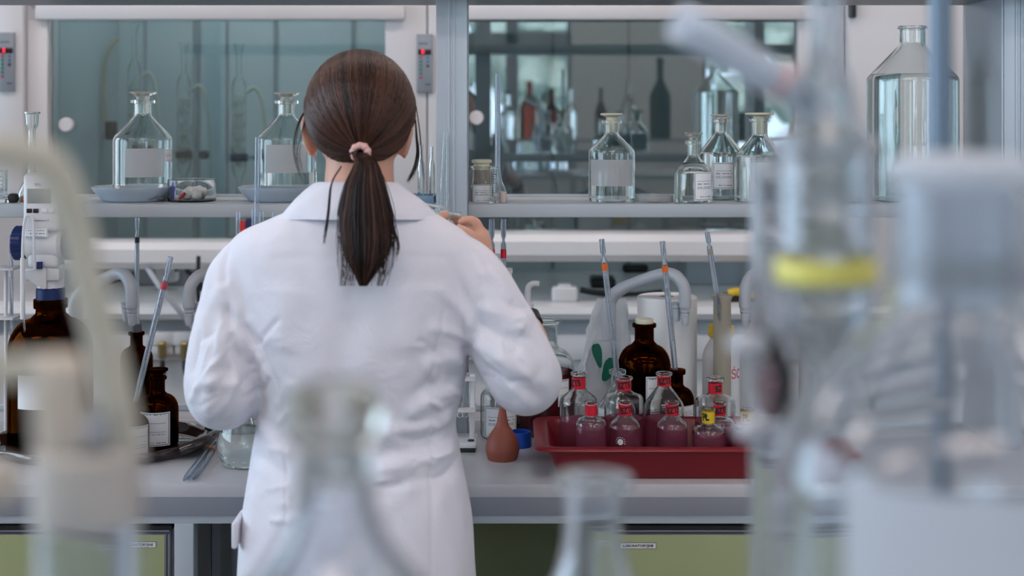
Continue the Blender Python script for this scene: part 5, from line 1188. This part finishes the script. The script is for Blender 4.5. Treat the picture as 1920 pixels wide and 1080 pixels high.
M().lathe([(.0090, -.003), (.0098, -.003), (.0098, .003), (.0090, .003), (.0090, -.003)], 28, W(1462, 152, Y-.003)-o, (W(1275, 42, Y)-W(1530, 215, Y))).obj('red_ring', 'redring', t, ang=30)
# retort stand with clamps
YR_ = .86; t = thing('retort_stand', 'blurred blue-grey retort stand rod at upper right foreground', 'stand', (X(1764, YR_), YR_, ZF))
M().cyl(.0074, 0, .55, 24).obj('rod', 'rodblue', t); M().box(-.09, .05, -.02, .03, 0, .012, .003).obj('base', 'cabframe', t)
t = thing('clamp', 'dark blurred clamp gripping the condenser in the foreground', 'clamp', W(1440, 700, .68)); o = W(1440, 700, .68)
M().tube(spline([W(1395, 640, .64)-o, W(1430, 640, .65)-o, W(1458, 668, .66)-o, W(1472, 720, .67)-o, W(1465, 780, .68)-o], 6), [.006]*10+[.0042]*15, 14).obj('jaw', 'black', t)
M().ball(W(1405, 645, .64)-o, (.010, .008, .006), 20, 12).obj('wing_screw', 'greyplastic', t); M().ball(W(1412, 805, .66)-o, (.009, .008, .006), 20, 12).obj('wing_screw', 'greyplastic', t)
M().tube([W(1470, 770, .68)-o, W(1560, 770, .76)-o, W(1764, 745, YR_-.010)-o], .004, 12).obj('arm', 'steel', t)
# E: big white-labelled bottle
Y = .57; s = Y/F; t = thing('large_reagent_bottle', 'very large blurred bottle with pale label filling the lower right', 'bottle', (X(1800, Y), Y, ZF)); z = lambda py: Z(py, Y)-ZF
prof = rp([(0, 0), (352*s, 0, .012), (352*s, z(800), .03), (125*s, z(580), .012), (120*s, z(372))], 8)
M().lathe(prof+rp([(120*s, z(372)), (138*s, z(368), .002), (138*s, z(345), .002), (114*s, z(342))], 3)+offset(prof, .003)[::-1][1:], 64).obj('vessel', 'fgglass', t, ang=60)
M().lathe(rp([(0, z(560)), (110*s, z(560), .004), (113*s, z(345), .002), (134*s, z(338), .004), (136*s, z(305), .006), (100*s, z(288), .006), (0, z(284))], 5), 48).obj('stopper', 'whitefrost', t, ang=60)
a0 = -90-50; a1 = -90+62
R = 352*s; wrap_patch(R+.0005, z(1330), z(838), -90-62+12, -90+66+12, 'bluelabel', 'paper_label', t, 40)
# ================================================================== WINDOW-SIDE BENCH (mirrored in the hood glass)
t = thing('window_bench', 'low bench by the windows, mirrored in the middle hood glass', 'bench', (.4, -1.2, 0))
M().box(-1.6, 1.6, -.3, .3, .86, .9, .003).obj('top', 'worktop', t); M().box(-1.5, 1.5, .1, .3, 1.27, 1.29, .002).obj('riser_shelf', 'cabframe', t)
for x in (-1.45, 0, 1.45):
    M().box(x-.02, x+.02, .15, .2, .899, 1.271).obj('riser_post', 'cabframe', t, smooth=False); M().box(x-.03, x+.03, -.2, .2, 0, .861).obj('leg', 'cabframe', t, smooth=False)
VY = 9.0   # length of the mirrored sight line
for k, (px, top, w, mt) in enumerate(((895, 165, 34, 'black'), (953, 178, 36, 'glass'), (993, 152, 38, 'orangeamber'), (1035, 170, 32, 'amber'), (1070, 168, 26, 'glass'), (1128, 165, 22, 'amber'), (1180, 150, 30, 'glass'), (1240, 112, 40, 'amber_dark'), (1395, 210, 46, 'black'))):  # black and amber put the backlit silhouette darkness into the bottle colours
    s = VY/F; r = w/2*s; z0 = 1.2905; H = max(.12, ZC-(top-HY)*s-z0)
    q = thing('window_bottle', ('dark bottle by the window, mirrored behind the sash knob', 'clear bottle by the window, mirrored beside the long glass tube', 'orange-necked bottle by the window, mirrored in the hood glass', 'brown bottle mirrored right of the orange-necked one', 'narrow clear bottle mirrored right of the brown one', 'slim brown bottle mirrored above the lone shelf bottle', 'clear bottle mirrored just right of the slim brown one', 'tallest bottle, darkened to a silhouette, mirrored in the middle of the hood glass', 'dark bottle mirrored before the rightmost window')[k], 'bottle', ((px-960)*s, -1.0, z0), 'bottles by the window seen as reflections')
    M().lathe(rp([(0, 0), (r, 0, .005), (r, H*.55, .02), (r*.3, H*.75, .01), (r*.3, H*.97), (r*.4, H*.97), (r*.4, H), (0, H)], 4), 28).obj('vessel', mt, q)
    if k in (1, 3, 7): M().cyl(r*.28, H, H+.02, 16, bev=.002).obj('stopper', 'black', q)
